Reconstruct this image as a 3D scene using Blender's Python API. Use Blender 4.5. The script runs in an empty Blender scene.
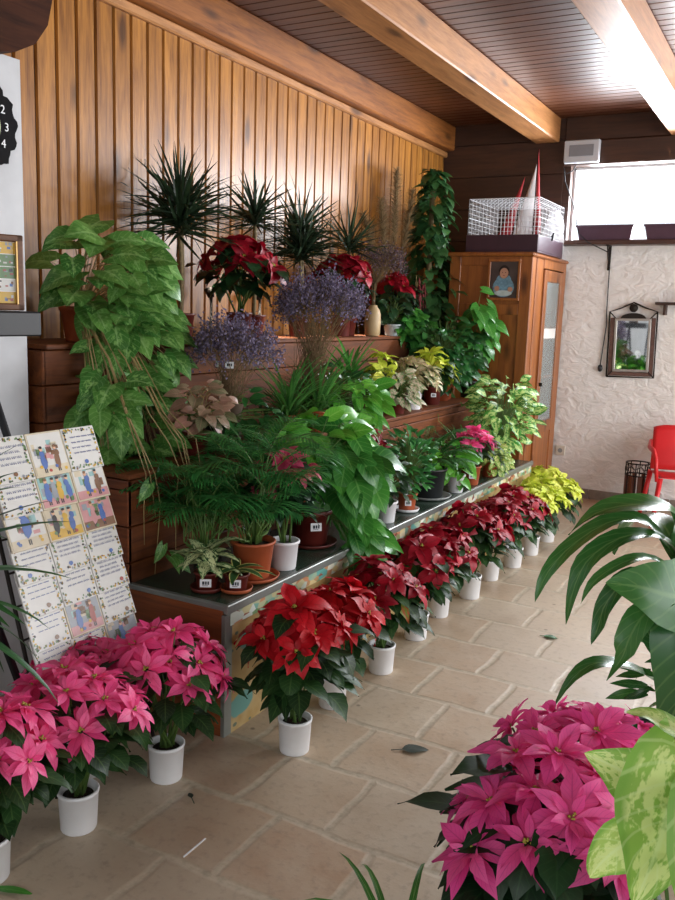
import bpy, math, random
from mathutils import Vector, Matrix, Euler
random.seed(7)
PI = math.pi
SC = bpy.context.scene
COL = SC.collection

# ------------------------------------------------------------------ camera
CAM_H = 1.55
yaw, pitch, roll, F = 0.500976667, 0.162372955, 0.0335263307, 851.487
cam_d = bpy.data.cameras.new('camera')
cam = bpy.data.objects.new('camera', cam_d)
COL.objects.link(cam)
fw = Vector((-math.sin(yaw)*math.cos(pitch), math.cos(yaw)*math.cos(pitch), -math.sin(pitch)))
r0 = Vector((math.cos(yaw), math.sin(yaw), 0)); u0 = r0.cross(fw)
rt = math.cos(roll)*r0 + math.sin(roll)*u0
up = -math.sin(roll)*r0 + math.cos(roll)*u0
cam.matrix_world = Matrix(((rt.x, up.x, -fw.x, 0), (rt.y, up.y, -fw.y, 0), (rt.z, up.z, -fw.z, CAM_H), (0, 0, 0, 1)))
cam_d.sensor_fit = 'VERTICAL'; cam_d.sensor_height = 24.0
cam_d.lens = F/900*24.0
cam_d.clip_start = 0.05; cam_d.clip_end = 200
SC.camera = cam

# ------------------------------------------------------------------ world, light, exposure
w = bpy.data.worlds.new('world'); SC.world = w; w.use_nodes = True
bg = w.node_tree.nodes['Background']
bg.inputs[0].default_value = (0.86, 0.93, 1.0, 1); bg.inputs[1].default_value = 1.5
SC.view_settings.view_transform = 'Standard'; SC.view_settings.look = 'None'
SC.view_settings.gamma = 1.0; SC.view_settings.exposure = 0.0
SC.view_settings.use_curve_mapping = False

def area(name, loc, target, sx, sy, power, col):
    l = bpy.data.lights.new(name, 'AREA'); l.shape = 'RECTANGLE'; l.size = sx; l.size_y = sy
    l.energy = power; l.color = col
    o = bpy.data.objects.new(name, l); COL.objects.link(o); o.location = loc
    o.rotation_euler = (Vector(target)-Vector(loc)).to_track_quat('-Z', 'Y').to_euler()
    return o
# daylight through the high window in the far wall
area('daylight_far_window', (-0.35, 7.62, 2.5), (-0.6, 5.0, 1.4), 2.9, 0.55, 330, (0.90, 0.94, 1.0))
# daylight through the open shop front behind and the glazed side on the right
area('daylight_right_side', (3.4, 4.2, 1.7), (-2.0, 3.6, 0.6), 5.0, 2.6, 135, (0.97, 0.98, 1.0))
area('daylight_shop_front', (0.6, -2.6, 2.0), (-1.2, 3.0, 0.6), 4.0, 2.2, 36, (1.0, 0.97, 0.92))

area('fill_far_wall', (3.3, 5.6, 1.9), (-1.1, 7.45, 1.1), 1.8, 2.2, 95, (1.0, 0.985, 0.96))  # added fill lamp, out of view on the right, brightens the far white wall

# ------------------------------------------------------------------ helpers
def hx(s, k=1.0):
    s = s.lstrip('#'); c = [int(s[i:i+2], 16)/255 for i in (0, 2, 4)]
    return tuple((((v+0.055)/1.055)**2.4 if v > 0.04045 else v/12.92)*k for v in c) + (1.0,)

MATS = {}
class NT:
    def __init__(s, name):
        m = bpy.data.materials.new(name); m.use_nodes = True
        s.m = m; s.t = m.node_tree; s.n = s.t.nodes; s.l = s.t.links
        s.b = s.n['Principled BSDF']; s.out = s.n['Material Output']
    def node(s, ty, **k):
        n = s.n.new(ty)
        for a, v in k.items(): setattr(n, a, v)
        return n
    def link(s, a, b): s.l.new(a, b)
    def val(s, sock, v):
        if hasattr(v, 'is_output') or isinstance(v, bpy.types.NodeSocket): s.link(v, sock)
        else: sock.default_value = v
    def math(s, op, a, b=0.0, c=0.0, clamp=False):
        n = s.node('ShaderNodeMath', operation=op); n.use_clamp = clamp
        s.val(n.inputs[0], a); s.val(n.inputs[1], b); s.val(n.inputs[2], c)
        return n.outputs[0]
    def mix(s, f, a, b):
        n = s.node('ShaderNodeMix', data_type='RGBA')
        s.val(n.inputs[0], f); s.val(n.inputs[6], a); s.val(n.inputs[7], b)
        return n.outputs[2]
    def noise(s, vec, scale, detail=3, rough=.5, dist=0.0):
        n = s.node('ShaderNodeTexNoise'); s.link(vec, n.inputs['Vector'])
        n.inputs['Scale'].default_value = scale; n.inputs['Detail'].default_value = detail
        n.inputs['Roughness'].default_value = rough; n.inputs['Distortion'].default_value = dist
        return n.outputs[0]
    def ramp(s, f, *st):
        n = s.node('ShaderNodeValToRGB'); s.val(n.inputs[0], f)
        e = n.color_ramp.elements
        while len(e) < len(st): e.new(0.5)
        for i, (p, c) in enumerate(st): e[i].position = p; e[i].color = c if len(c) == 4 else (*c, 1)
        return n.outputs[0]
    def mapr(s, f, a, b, c=0.0, d=1.0):
        n = s.node('ShaderNodeMapRange'); s.val(n.inputs[0], f)
        for i, v in enumerate((a, b, c, d)): s.val(n.inputs[i+1], v)
        return n.outputs[0]
    def scaled(s, vec, sc):
        n = s.node('ShaderNodeMapping'); s.link(vec, n.inputs[0]); n.inputs['Scale'].default_value = sc
        return n.outputs[0]
    def bump(s, h, st=.3, d=.01):
        n = s.node('ShaderNodeBump'); s.link(h, n.inputs['Height'])
        n.inputs['Strength'].default_value = st; n.inputs['Distance'].default_value = d
        s.link(n.outputs[0], s.b.inputs['Normal'])
    def obj(s): return s.node('ShaderNodeTexCoord').outputs['Object']
    def geo(s): return s.node('ShaderNodeNewGeometry').outputs['Position']
    def attr(s, name): return s.node('ShaderNodeAttribute', attribute_name=name).outputs['Fac']

def plain(name, col, rough=.6, metal=0.0, var=.12, scale=12.0, bump=0.0, spec=None, trans=0.0, alpha=1.0):
    if name in MATS: return MATS[name]
    t = NT(name); c = hx(col) if isinstance(col, str) else col
    if var > 0:
        nz = t.noise(t.obj(), scale, 3)
        d = tuple(v*(1-var) for v in c[:3]) + (1,); e = tuple(min(1, v*(1+var)) for v in c[:3]) + (1,)
        t.link(t.ramp(nz, (.3, d), (.7, e)), t.b.inputs['Base Color'])
        if bump: t.bump(nz, bump, .01)
    else: t.b.inputs['Base Color'].default_value = c
    t.b.inputs['Roughness'].default_value = rough; t.b.inputs['Metallic'].default_value = metal
    if spec is not None: t.b.inputs['Specular IOR Level'].default_value = spec
    if trans: t.b.inputs['Transmission Weight'].default_value = trans
    if alpha < 1: t.b.inputs['Alpha'].default_value = alpha
    MATS[name] = t.m; return t.m

def leafmat(name, light, dark, vein=None, vs=.35, rough=.42, transl=.22, varieg=None, vamount=.5, edge=None, spec=.4, vscale=6.0, tipc=None):
    """leaf colour with midrib, side veins, per-leaf variation and optional variegation"""
    t = NT(name)
    uv = t.node('ShaderNodeUVMap', uv_map='UVMap').outputs[0]
    sx = t.node('ShaderNodeSeparateXYZ'); t.link(uv, sx.inputs[0]); u, v = sx.outputs[0], sx.outputs[1]
    a = t.math('ABSOLUTE', t.math('SUBTRACT', u, .5))
    rnd = t.attr('rnd')
    base = t.mix(rnd, hx(dark), hx(light))
    nz = t.noise(t.geo(), 28, 2)
    base = t.mix(t.mapr(nz, .35, .75, 0, .35), base, hx(dark))
    if varieg:
        off = t.node('ShaderNodeCombineXYZ'); t.link(t.math('MULTIPLY', rnd, 37.0), off.inputs[2])
        add = t.node('ShaderNodeVectorMath', operation='ADD'); t.link(uv, add.inputs[0]); t.link(off.outputs[0], add.inputs[1])
        n2 = t.noise(add.outputs[0], vscale, 3, .6)
        cen = t.math('SUBTRACT', .5, a)
        msk = t.mapr(t.math('ADD', n2, t.math('MULTIPLY', cen, .35)), .72-vamount*.35, .80-vamount*.35)
        base = t.mix(msk, base, hx(varieg))
    if edge:
        base = t.mix(t.mapr(a, .36, .44), base, hx(edge))
    if tipc:
        base = t.mix(t.mapr(v, .8, 1.0, 0, .8), base, hx(tipc))
    if vein:
        mid = t.mapr(a, .015, .05, 1, 0)
        sv = t.math('SINE', t.math('MULTIPLY', t.math('SUBTRACT', v, t.math('MULTIPLY', a, .5)), 48.0))
        side = t.mapr(sv, .80, .98, 0, .55)
        base = t.mix(t.math('MULTIPLY', t.math('MAXIMUM', mid, side), vs), base, hx(vein))
    t.link(base, t.b.inputs['Base Color'])
    t.b.inputs['Roughness'].default_value = rough; t.b.inputs['Specular IOR Level'].default_value = spec
    tr = t.node('ShaderNodeBsdfTranslucent'); t.link(base, tr.inputs[0])
    mx = t.node('ShaderNodeMixShader'); mx.inputs[0].default_value = transl
    t.link(t.b.outputs[0], mx.inputs[1]); t.link(tr.outputs[0], mx.inputs[2]); t.link(mx.outputs[0], t.out.inputs[0])
    return t.m

def woodmat(name, light, dark, knots=True, axis='Z', rough=.45, gl=7.0, var=.35, spec=.5):
    t = NT(name)
    g = t.geo(); r = t.attr('rnd')
    off = t.node('ShaderNodeCombineXYZ'); t.link(t.math('MULTIPLY', r, 53.0), off.inputs[0]); t.link(t.math('MULTIPLY', r, 31.0), off.inputs[2])
    add = t.node('ShaderNodeVectorMath', operation='ADD'); t.link(g, add.inputs[0]); t.link(off.outputs[0], add.inputs[1])
    s = {'X': (1, 12, 12), 'Y': (12, 1, 12), 'Z': (12, 12, 1)}[axis]
    v = t.scaled(add.outputs[0], s)
    n1 = t.noise(v, 2.2, 5, .6, .6); n2 = t.noise(t.scaled(add.outputs[0], tuple(q*6 for q in s)), 2.0, 2, .5)
    f = t.math('ADD', t.math('MULTIPLY', n1, .75), t.math('MULTIPLY', n2, .25))
    c = t.ramp(f, (.32, hx(dark)), (.62, hx(light)))
    c = t.mix(t.math('MULTIPLY', r, var), c, hx(dark))
    if knots:
        s2 = {'X': (2.2, 7, 7), 'Y': (7, 2.2, 7), 'Z': (7, 7, 2.2)}[axis]
        vo = t.node('ShaderNodeTexVoronoi', feature='F1'); t.link(t.scaled(add.outputs[0], s2), vo.inputs['Vector']); vo.inputs['Scale'].default_value = 1.0
        vo.inputs['Randomness'].default_value = 1.0
        k = t.mapr(vo.outputs['Distance'], .10, .26, 1, 0)
        c = t.mix(t.math('MULTIPLY', k, .75), c, hx('#33190c'))
    t.link(c, t.b.inputs['Base Color']); t.b.inputs['Roughness'].default_value = rough
    t.b.inputs['Specular IOR Level'].default_value = spec
    t.bump(f, .08, .004)
    return t.m

def perp(n):
    a = Vector((0, 0, 1)) if abs(n.z) < .9 else Vector((1, 0, 0))
    x = n.cross(a).normalized(); return x, n.cross(x).normalized()

class MB:
    def __init__(s): s.v = []; s.f = []; s.m = []; s.uv = []; s.r = []; s.sm = []
    def face(s, idx, mat=0, uv=None, smooth=False):
        s.f.append(tuple(idx)); s.m.append(mat); s.sm.append(smooth)
        s.uv.extend(uv if uv else [(0.5, 0.5)]*len(idx))
    def addv(s, p, r=0.5): s.v.append((p[0], p[1], p[2])); s.r.append(r); return len(s.v)-1
    def box(s, a, b, mat=0, r=None, M=None, ch=0.0):
        r = random.random() if r is None else r
        x0, y0, z0 = a; x1, y1, z1 = b
        if ch > 0:                                   # chamfered box
            c = min(ch, (x1-x0)*.45, (y1-y0)*.45, (z1-z0)*.45)
            pts = {}
            for ix, X in ((0, x0), (1, x1)):
                for iy, Y in ((0, y0), (1, y1)):
                    for iz, Z in ((0, z0), (1, z1)):
                        dx = c if ix == 0 else -c; dy = c if iy == 0 else -c; dz = c if iz == 0 else -c
                        for ax, p in ((0, (X, Y+dy, Z+dz)), (1, (X+dx, Y, Z+dz)), (2, (X+dx, Y+dy, Z))):
                            p = Vector(p); p = M @ p if M else p
                            pts[(ix, iy, iz, ax)] = s.addv(p, r)
            P = lambda ix, iy, iz, ax: pts[(ix, iy, iz, ax)]
            for k in (0, 1):
                q = [(0, 0), (1, 0), (1, 1), (0, 1)]
                if k == 0: q = q[::-1]
                s.face([P(k, i, j, 0) for i, j in q], mat)
                s.face([P(i, k, j, 1) for i, j in q[::-1]], mat)
                s.face([P(i, j, k, 2) for i, j in q], mat)
            for i in (0, 1):
                for j in (0, 1):
                    s.face([P(0, i, j, 1), P(1, i, j, 1), P(1, i, j, 2), P(0, i, j, 2)], mat)
                    s.face([P(i, 0, j, 0), P(i, 1, j, 0), P(i, 1, j, 2), P(i, 0, j, 2)], mat)
                    s.face([P(i, j, 0, 0), P(i, j, 1, 0), P(i, j, 1, 1), P(i, j, 0, 1)], mat)
            for i in (0, 1):
                for j in (0, 1):
                    for k in (0, 1): s.face([P(i, j, k, 0), P(i, j, k, 1), P(i, j, k, 2)], mat)
            return s
        i = []
        for Z in (z0, z1):
            for X, Y in ((x0, y0), (x1, y0), (x1, y1), (x0, y1)):
                p = Vector((X, Y, Z)); i.append(s.addv(M @ p if M else p, r))
        for q in ((3, 2, 1, 0), (4, 5, 6, 7), (0, 1, 5, 4), (1, 2, 6, 5), (2, 3, 7, 6), (3, 0, 4, 7)):
            s.face([i[k] for k in q], mat, [(0, 0), (1, 0), (1, 1), (0, 1)])
        return s
    def lathe(s, prof, c=(0, 0, 0), n=20, mat=0, r=.5, cap=True, M=None, wob=0.0):
        rows = []
        for (rad, z) in prof:
            row = []
            for k in range(n):
                a = 2*PI*k/n; rr = rad*(1+wob*math.sin(3*a+z*20))
                p = Vector((c[0]+rr*math.cos(a), c[1]+rr*math.sin(a), c[2]+z)); row.append(s.addv(M @ p if M else p, r))
            rows.append(row)
        for i in range(len(rows)-1):
            for k in range(n):
                k2 = (k+1) % n; s.face((rows[i][k], rows[i][k2], rows[i+1][k2], rows[i+1][k]), mat, None, True)
        if cap:
            s.face(rows[0][::-1], mat); s.face(rows[-1], mat)
        return s
    def tube(s, pts, rad, n=6, mat=0, r=.5, cap=True):
        pts = [Vector(p) for p in pts]
        rr = rad if isinstance(rad, (list, tuple)) else [rad]*len(pts)
        rows = []; x = None
        for i, p in enumerate(pts):
            t = (pts[min(i+1, len(pts)-1)]-pts[max(i-1, 0)])
            t = t.normalized() if t.length > 1e-9 else Vector((0, 0, 1))
            if x is None: x, y = perp(t)
            else:
                x = (x - t*x.dot(t)); x = x.normalized() if x.length > 1e-6 else perp(t)[0]; y = t.cross(x)
            rows.append([s.addv(p+x*math.cos(2*PI*k/n)*rr[i]+y*math.sin(2*PI*k/n)*rr[i], r) for k in range(n)])
        for i in range(len(rows)-1):
            for k in range(n):
                k2 = (k+1) % n; s.face((rows[i][k], rows[i][k2], rows[i+1][k2], rows[i+1][k]), mat, None, n > 4)
        if cap: s.face(rows[0][::-1], mat); s.face(rows[-1], mat)
        return s
    def ball(s, c, r, mat=0, n=8, m=5, sc=(1, 1, 1), rr=.5):
        rows = []
        for i in range(1, m):
            a = PI*i/m
            rows.append([s.addv((c[0]+r*sc[0]*math.sin(a)*math.cos(2*PI*k/n), c[1]+r*sc[1]*math.sin(a)*math.sin(2*PI*k/n), c[2]+r*sc[2]*math.cos(a)), rr) for k in range(n)])
        t = s.addv((c[0], c[1], c[2]+r*sc[2]), rr); b = s.addv((c[0], c[1], c[2]-r*sc[2]), rr)
        for k in range(n):
            k2 = (k+1) % n
            s.face((t, rows[0][k], rows[0][k2]), mat, None, True); s.face((b, rows[-1][k2], rows[-1][k]), mat, None, True)
            for i in range(len(rows)-1): s.face((rows[i][k], rows[i+1][k], rows[i+1][k2], rows[i][k2]), mat, None, True)
        return s
    def leaf(s, p, d, n, L, W, prof, nl=6, curv=.5, fold=.25, mat=0, back=0.0, wave=0.0, na=1, r=None, twist=0.0, curl=0.0):
        r = random.random() if r is None else r
        p = Vector(p); d = Vector(d).normalized(); n = Vector(n); n = (n - d*n.dot(d))
        n = n.normalized() if n.length > 1e-5 else perp(d)[0]
        ph = random.random()*6.28; rows = []; st = L/nl
        for i in range(nl+1):
            t = i/nl; w = W/2*prof(t); sd = d.cross(n)
            row = []
            for j in range(-na, na+1):
                q = j/na; f = fold*(1-.4*t)
                off = sd*(w*q*math.cos(f)) + n*(w*abs(q)*math.sin(f)) - n*(curl*w*q*q)
                if wave: off += n*(wave*W*math.sin(t*9+ph+(2.0 if q > 0 else 0))*abs(q))
                bk = -back*L*abs(q)*max(0, 1-t*3.0)
                row.append(s.addv(p+off+d*bk, r))
            rows.append(row)
            if i < nl:
                a = -curv/nl*(0.5+t)
                d, n = (d*math.cos(a)+n*math.sin(a)).normalized(), (n*math.cos(a)-d*math.sin(a)).normalized()
                if twist:
                    b = twist/nl; sd = d.cross(n); n = (n*math.cos(b)+sd*math.sin(b)).normalized()
                p = p+d*st
        c = 2*na
        for i in range(nl):
            for j in range(c):
                u0, u1, v0, v1 = j/c, (j+1)/c, i/nl, (i+1)/nl
                s.face((rows[i][j], rows[i][j+1], rows[i+1][j+1], rows[i+1][j]), mat, [(u0, v0), (u1, v0), (u1, v1), (u0, v1)], True)
        return p
    def clampw(s, loc):
        """keep foliage out of the wall and the steps it stands on"""
        for i, (x, y, z) in enumerate(s.v):
            wx, wy, wz = x+loc[0], y+loc[1], z+loc[2]
            if wx < WX+.012: wx = WX+.012+random.random()*.01
            if wy > 2.34 and wy < 6.13:
                for xe, ze in ((-2.62, 1.38), (-2.17, .92), (-1.70, .50)):
                    if wx < xe+.008 and wz < ze+.004:
                        if xe-wx < .06 and ze-wz > .03 : wx = xe+.010+random.random()*.01
                        elif ze-wz < .12: wz = ze+.005+random.random()*.01
                        else: wx = xe+.010+random.random()*.02
            if wz < .004: wz = .004+random.random()*.004
            s.v[i] = (wx-loc[0], wy-loc[1], wz-loc[2])
        return s
    def leafpath(s, pts, W, prof, nrm, nl=14, na=2, mat=0, fold=.2, wave=.0, back=0.0):
        P = [Vector(p) for p in pts]; m = len(P)-1; r = random.random(); rows = []; nrm = Vector(nrm); ph = random.random()*6
        def cr(t):
            x = t*m; i = min(m-1, int(x)); f = x-i
            a, b_, c, d = P[max(i-1, 0)], P[i], P[i+1], P[min(i+2, m)]
            return .5*((2*b_)+(c-a)*f+(2*a-5*b_+4*c-d)*f*f+(3*b_-a-3*c+d)*f**3)
        for i in range(nl+1):
            t = i/nl; p = cr(t); tg = (cr(min(1, t+.01))-cr(max(0, t-.01))).normalized()
            sd = tg.cross(nrm); sd = sd.normalized() if sd.length > 1e-4 else perp(tg)[0]; n = sd.cross(tg); w = W/2*prof(t)
            row = []
            for j in range(-na, na+1):
                q = j/na; o = sd*(w*q*math.cos(fold))+n*(w*abs(q)*math.sin(fold)+wave*W*math.sin(t*10+ph+q)*abs(q))-tg*(back*abs(q)*W*max(0, 1-t*3))
                row.append(s.addv(p+o, r))
            rows.append(row)
        c = 2*na
        for i in range(nl):
            for j in range(c):
                u0, u1, v0, v1 = j/c, (j+1)/c, i/nl, (i+1)/nl
                s.face((rows[i][j], rows[i][j+1], rows[i+1][j+1], rows[i+1][j]), mat, [(u0, v0), (u1, v0), (u1, v1), (u0, v1)], True)
    def build(s, name, mats, parent=None, loc=None, smooth=None):
        if parent is not None and name in ('foliage', 'florets', 'upper_foliage', 'trailing_foliage', 'hanging_leaves', 'heart_leaves', 'fern_fronds', 'plumes') and parent.location.length > .01 and (parent.location.x < -1.69 and parent.location.y > 2.3): s.clampw(parent.location)
        me = bpy.data.meshes.new(name); me.from_pydata(s.v, [], s.f)
        for m in (mats if isinstance(mats, (list, tuple)) else [mats]): me.materials.append(m)
        me.polygons.foreach_set('material_index', s.m)
        me.polygons.foreach_set('use_smooth', s.sm if smooth is None else [smooth]*len(s.f))
        ul = me.uv_layers.new(name='UVMap'); ul.data.foreach_set('uv', [c for q in s.uv for c in q])
        at = me.attributes.new('rnd', 'FLOAT', 'POINT'); at.data.foreach_set('value', s.r)
        me.update()
        o = bpy.data.objects.new(name, me); COL.objects.link(o)
        if parent: o.parent = parent
        if loc: o.location = loc
        return o

def tag(o, label=None, cat=None, group=None, kind=None):
    if label: o['label'] = label
    if cat: o['category'] = cat
    if group: o['group'] = group
    if kind: o['kind'] = kind
    return o
def thing(name, loc, label, cat, group=None, rz=0.0, s=1.0):
    o = bpy.data.objects.new(name, None); COL.objects.link(o); o.empty_display_size = .05
    o.location = loc; o.rotation_euler = (0, 0, rz); o.scale = (s, s, s)
    return tag(o, label, cat, group)
def children(o): return [c for c in COL.objects if c.parent == o]
def copy_tree(o, parent=None):
    c = o.copy(); COL.objects.link(c)
    if parent: c.parent = parent
    for ch in list(o.children): copy_tree(ch, c)
    return c
def place(o, loc, rz, s, label, group=None):
    o.location = loc; o.rotation_euler = (0, 0, rz); o.scale = (s, s, s) if not isinstance(s, tuple) else s
    o['label'] = label
    if group: o['group'] = group
    return o
U = random.uniform
def dirv(az, el): return Vector((math.cos(az)*math.cos(el), math.sin(az)*math.cos(el), math.sin(el)))

# leaf outlines
def lerp_prof(pts):
    def f(t):
        for i in range(len(pts)-1):
            if t <= pts[i+1][0]:
                a, b = pts[i], pts[i+1]; k = (t-a[0])/(b[0]-a[0]); return a[1]+(b[1]-a[1])*k
        return pts[-1][1]
    return f
P_OVATE = lerp_prof([(0, .08), (.18, .7), (.38, 1), (.6, .82), (.8, .42), (1, .0)])
P_BRACT = lerp_prof([(0, .12), (.17, .5), (.34, .88), (.5, 1), (.67, .8), (.84, .36), (1, .0)])
P_LOBE = lerp_prof([(0, .1), (.17, .66), (.34, 1), (.5, .86), (.67, .72), (.84, .3), (1, .0)])
P_HEART = lerp_prof([(0, .55), (.17, .98), (.34, 1), (.5, .86), (.67, .62), (.84, .3), (1, .0)])
P_STRAP = lerp_prof([(0, .5), (.15, .8), (.4, 1), (.7, .75), (.9, .35), (1, .02)])
P_LANCE = lerp_prof([(0, .25), (.2, .8), (.45, 1), (.7, .7), (.88, .3), (1, .02)])
P_NEEDLE = lerp_prof([(0, .7), (.3, 1), (.7, .6), (1, .05)])

# ------------------------------------------------------------------ materials
M_pine = woodmat('varnished_pine', '#bd8036', '#744519', True, 'Z', .36, spec=.45, var=.4)
M_pineY = woodmat('pine_beam_y', '#a5672f', '#6b3b19', True, 'Y', .45)
M_pineYl = woodmat('pine_beam_light', '#b98350', '#84542c', True, 'Y', .45)
M_ceil = woodmat('ceiling_boards', '#6a3d24', '#3c2013', False, 'X', .42, spec=.35)
M_darkwood = woodmat('dark_brown_wood', '#4a2d1e', '#2c1a12', False, 'X', .5)
M_cab = woodmat('cabinet_pine', '#a9672f', '#7d4520', True, 'Z', .38)
M_step = woodmat('step_wood', '#7c4420', '#482612', False, 'Y', .6, spec=.25)
M_stepX = woodmat('step_wood_end', '#924f28', '#5c301a', False, 'X', .5, spec=.35)
M_alu = plain('aluminium_strip', '#8d918c', .4, .6, .08)
M_whitepot = plain('white_plastic', '#e6e6e8', .45, 0, .04)
M_terra = plain('terracotta_plastic', '#a4502c', .55, 0, .1)
M_darkred = plain('dark_red_plastic', '#5c2019', .45, 0, .1)
M_blackpot = plain('black_plastic', '#1c1e20', .45, 0, .1)
M_greypot = plain('grey_plastic', '#8f9492', .5, 0, .1)
M_soil = plain('potting_soil', '#2a1d13', .95, 0, .5, 90, .8)
M_stem = plain('green_stem', '#4d6a2c', .6, 0, .2)
M_vine = plain('pale_vine_stem', '#8d7a4c', .7, 0, .2)
M_brownstem = plain('brown_cane', '#7b6a4a', .8, 0, .25, 60, .4)
M_label = plain('white_label', '#e9ebee', .6, 0, 0)
M_ink = plain('dark_ink', '#26303a', .7, 0, 0)
M_iron = plain('wrought_iron', '#2a2521', .6, .5, .1)
M_blackmetal = plain('black_painted_wood', '#17191d', .5, 0, .1)
M_red = plain('red_plastic', '#cf2127', .38, 0, .03)
M_grey = plain('grey_plastic_box', '#b9bcc2', .5, 0, .03)
M_paper = plain('white_paper', '#f0f0ee', .8, 0, 0)

L_poin = leafmat('poinsettia_leaf', '#2e5426', '#122c14', '#6a8a4c', .35, .5, .15)
L_red = leafmat('red_bract', '#d61828', '#a40a18', '#6b0510', .4, .5, .18)
L_dred = leafmat('crimson_bract', '#b8122c', '#840a20', '#4e0510', .4, .5, .18)
L_pink = leafmat('pink_bract', '#ff7ab0', '#ee4488', '#c02660', .35, .5, .30)
L_mag = leafmat('magenta_bract', '#ff70b4', '#ee4a9c', '#b82a70', .4, .5, .32)
L_yel = leafmat('yellow_bract', '#eef06a', '#c6d83e', '#8fae2c', .3, .5, .25)
L_cream = leafmat('marbled_bract', '#c8cc8e', '#a3a76a', '#7d8c4a', .4, .5, .2, varieg='#d8b8a0', vamount=.5)
L_syn = leafmat('syngonium_leaf', '#6a9c48', '#38702e', '#a9cf8a', .45, .4, .25, varieg='#82b060', vamount=.25)
L_synpink = leafmat('pink_syngonium_leaf', '#ab7a6c', '#5c6a46', '#c89888', .4, .45, .2)
L_synpale = leafmat('pale_syngonium_leaf', '#b4cf6c', '#8fb851', '#d4e6a4', .6, .45, .25, varieg='#cfe08e', vamount=.5, edge='#7fae48', vscale=9.)
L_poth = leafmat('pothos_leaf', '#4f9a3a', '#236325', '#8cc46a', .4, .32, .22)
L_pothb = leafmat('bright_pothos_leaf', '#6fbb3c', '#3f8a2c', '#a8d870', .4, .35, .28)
L_deep = leafmat('deep_green_leaf', '#2e6a30', '#123a1a', '#4f8a48', .35, .35, .15)
L_dark = leafmat('dark_green_leaf', '#1f4423', '#0d2413', '#3c6238', .3, .45, .12)
L_drac = leafmat('dracaena_leaf', '#32472e', '#18271a', None, 0, .42, .08)
L_palm = leafmat('palm_leaflet', '#4a9448', '#24602e', None, 0, .4, .18)
L_fern = leafmat('fern_leaflet', '#4f9048', '#27602b', None, 0, .5, .25)
L_spider = leafmat('spider_leaf', '#4f8f3c', '#26602a', '#a9cf80', .5, .4, .22)
L_var = leafmat('variegated_leaf', '#58a544', '#2f7a30', None, 0, .35, .22, varieg='#c9e08c', vamount=.45, vscale=5.)
L_dief = leafmat('dieffenbachia_leaf', '#2f6a33', '#174420', None, 0, .4, .2, varieg='#cfd8a2', vamount=.55, vscale=10.)
L_sans = leafmat('yellow_edged_leaf', '#39602f', '#1f4222', None, 0, .4, .15, edge='#d4cf7c')
L_big = leafmat('drooping_broad_leaf', '#47803c', '#215226', '#86ab66', .35, .26, .15, spec=.6)
L_ivy = leafmat('climber_leaf', '#47753f', '#234a28', '#547a4c', .35, .4, .12)
L_purple = leafmat('statice_floret', '#8b809a', '#574d66', None, 0, .8, .2)
L_tan = leafmat('dry_stem_floret', '#8c7a60', '#5e4c3a', None, 0, .85, .1)
L_mauve = leafmat('dry_mauve_floret', '#75606a', '#453640', None, 0, .85, .1)
L_pamp = leafmat('pampas_plume', '#b8a27c', '#84704f', None, 0, .9, .3)

# ------------------------------------------------------------------ structure
WX = -3.08; BY = 7.45; CZ = 3.20; SX = -2.66; SY = 2.325
def struct(name, mb, mats, label=None):
    o = mb.build(name, mats); o['kind'] = 'structure'
    return o

# floor: worn terracotta tiles with wide pale joints
t = NT('terracotta_floor')
g = t.geo()
warp = t.noise(g, 5.0, 2)
wv = t.node('ShaderNodeVectorMath', operation='MULTIPLY_ADD')
comb = t.node('ShaderNodeCombineXYZ'); t.link(warp, comb.inputs[0]); t.link(t.noise(g, 4.1, 2), comb.inputs[1])
t.link(comb.outputs[0], wv.inputs[0]); wv.inputs[1].default_value = (.045, .045, 0); t.link(g, wv.inputs[2])
mp = t.node('ShaderNodeMapping'); t.link(wv.outputs[0], mp.inputs[0]); mp.inputs['Location'].default_value = (.275, -.065, 0)
br = t.node('ShaderNodeTexBrick'); t.link(mp.outputs[0], br.inputs['Vector'])
br.offset = .5; br.inputs['Scale'].default_value = 1.0; br.inputs['Brick Width'].default_value = .33; br.inputs['Row Height'].default_value = .335
br.inputs['Mortar Size'].default_value = .02; br.inputs['Mortar Smooth'].default_value = .8; br.inputs['Bias'].default_value = -.1
br.inputs['Color1'].default_value = (0, 0, 0, 1); br.inputs['Color2'].default_value = (1, 1, 1, 1); br.inputs['Mortar'].default_value = (.5, .5, .5, 1)
mort = br.outputs['Fac']
tile = t.ramp(br.outputs['Color'], (.0, hx('#b9a891')), (.5, hx('#bfac94')), (.8, hx('#bca388')), (1.0, hx('#b08a72')))
n1 = t.noise(g, 6.0, 5, .65); n2 = t.noise(g, 34.0, 4, .6); n3 = t.noise(g, 1.3, 2, .5)
tile = t.mix(t.mapr(n1, .35, .68, 0, .55), tile, hx('#cbbda6'))
tile = t.mix(t.mapr(n2, .52, .75, 0, .45), tile, hx('#86766a'))
tile = t.mix(t.mapr(n3, .35, .7, .35, 0), tile, hx('#958474'))
grout = t.mix(t.mapr(n2, .4, .7), hx('#c0b29c'), hx('#a59985'))
fl = t.mix(mort, tile, grout)
spots = t.node('ShaderNodeTexVoronoi'); t.link(g, spots.inputs['Vector']); spots.inputs['Scale'].default_value = 5.0
fl = t.mix(t.mapr(spots.outputs['Distance'], .03, .06, .6, 0), fl, hx('#4a3f36'))
t.link(fl, t.b.inputs['Base Color']); t.link(t.mapr(n1, .3, .7, .32, .55), t.b.inputs['Roughness'])
t.b.inputs['Specular IOR Level'].default_value = .4
hgt = t.math('ADD', t.math('MULTIPLY', mort, -.5), t.math('MULTIPLY', n2, .35)); t.bump(hgt, .5, .006)
M_floor = t.m
b = MB(); b.box((-3.2, -3.2, -.08), (3.6, 7.7, 0)); struct('floor', b, M_floor)

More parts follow.
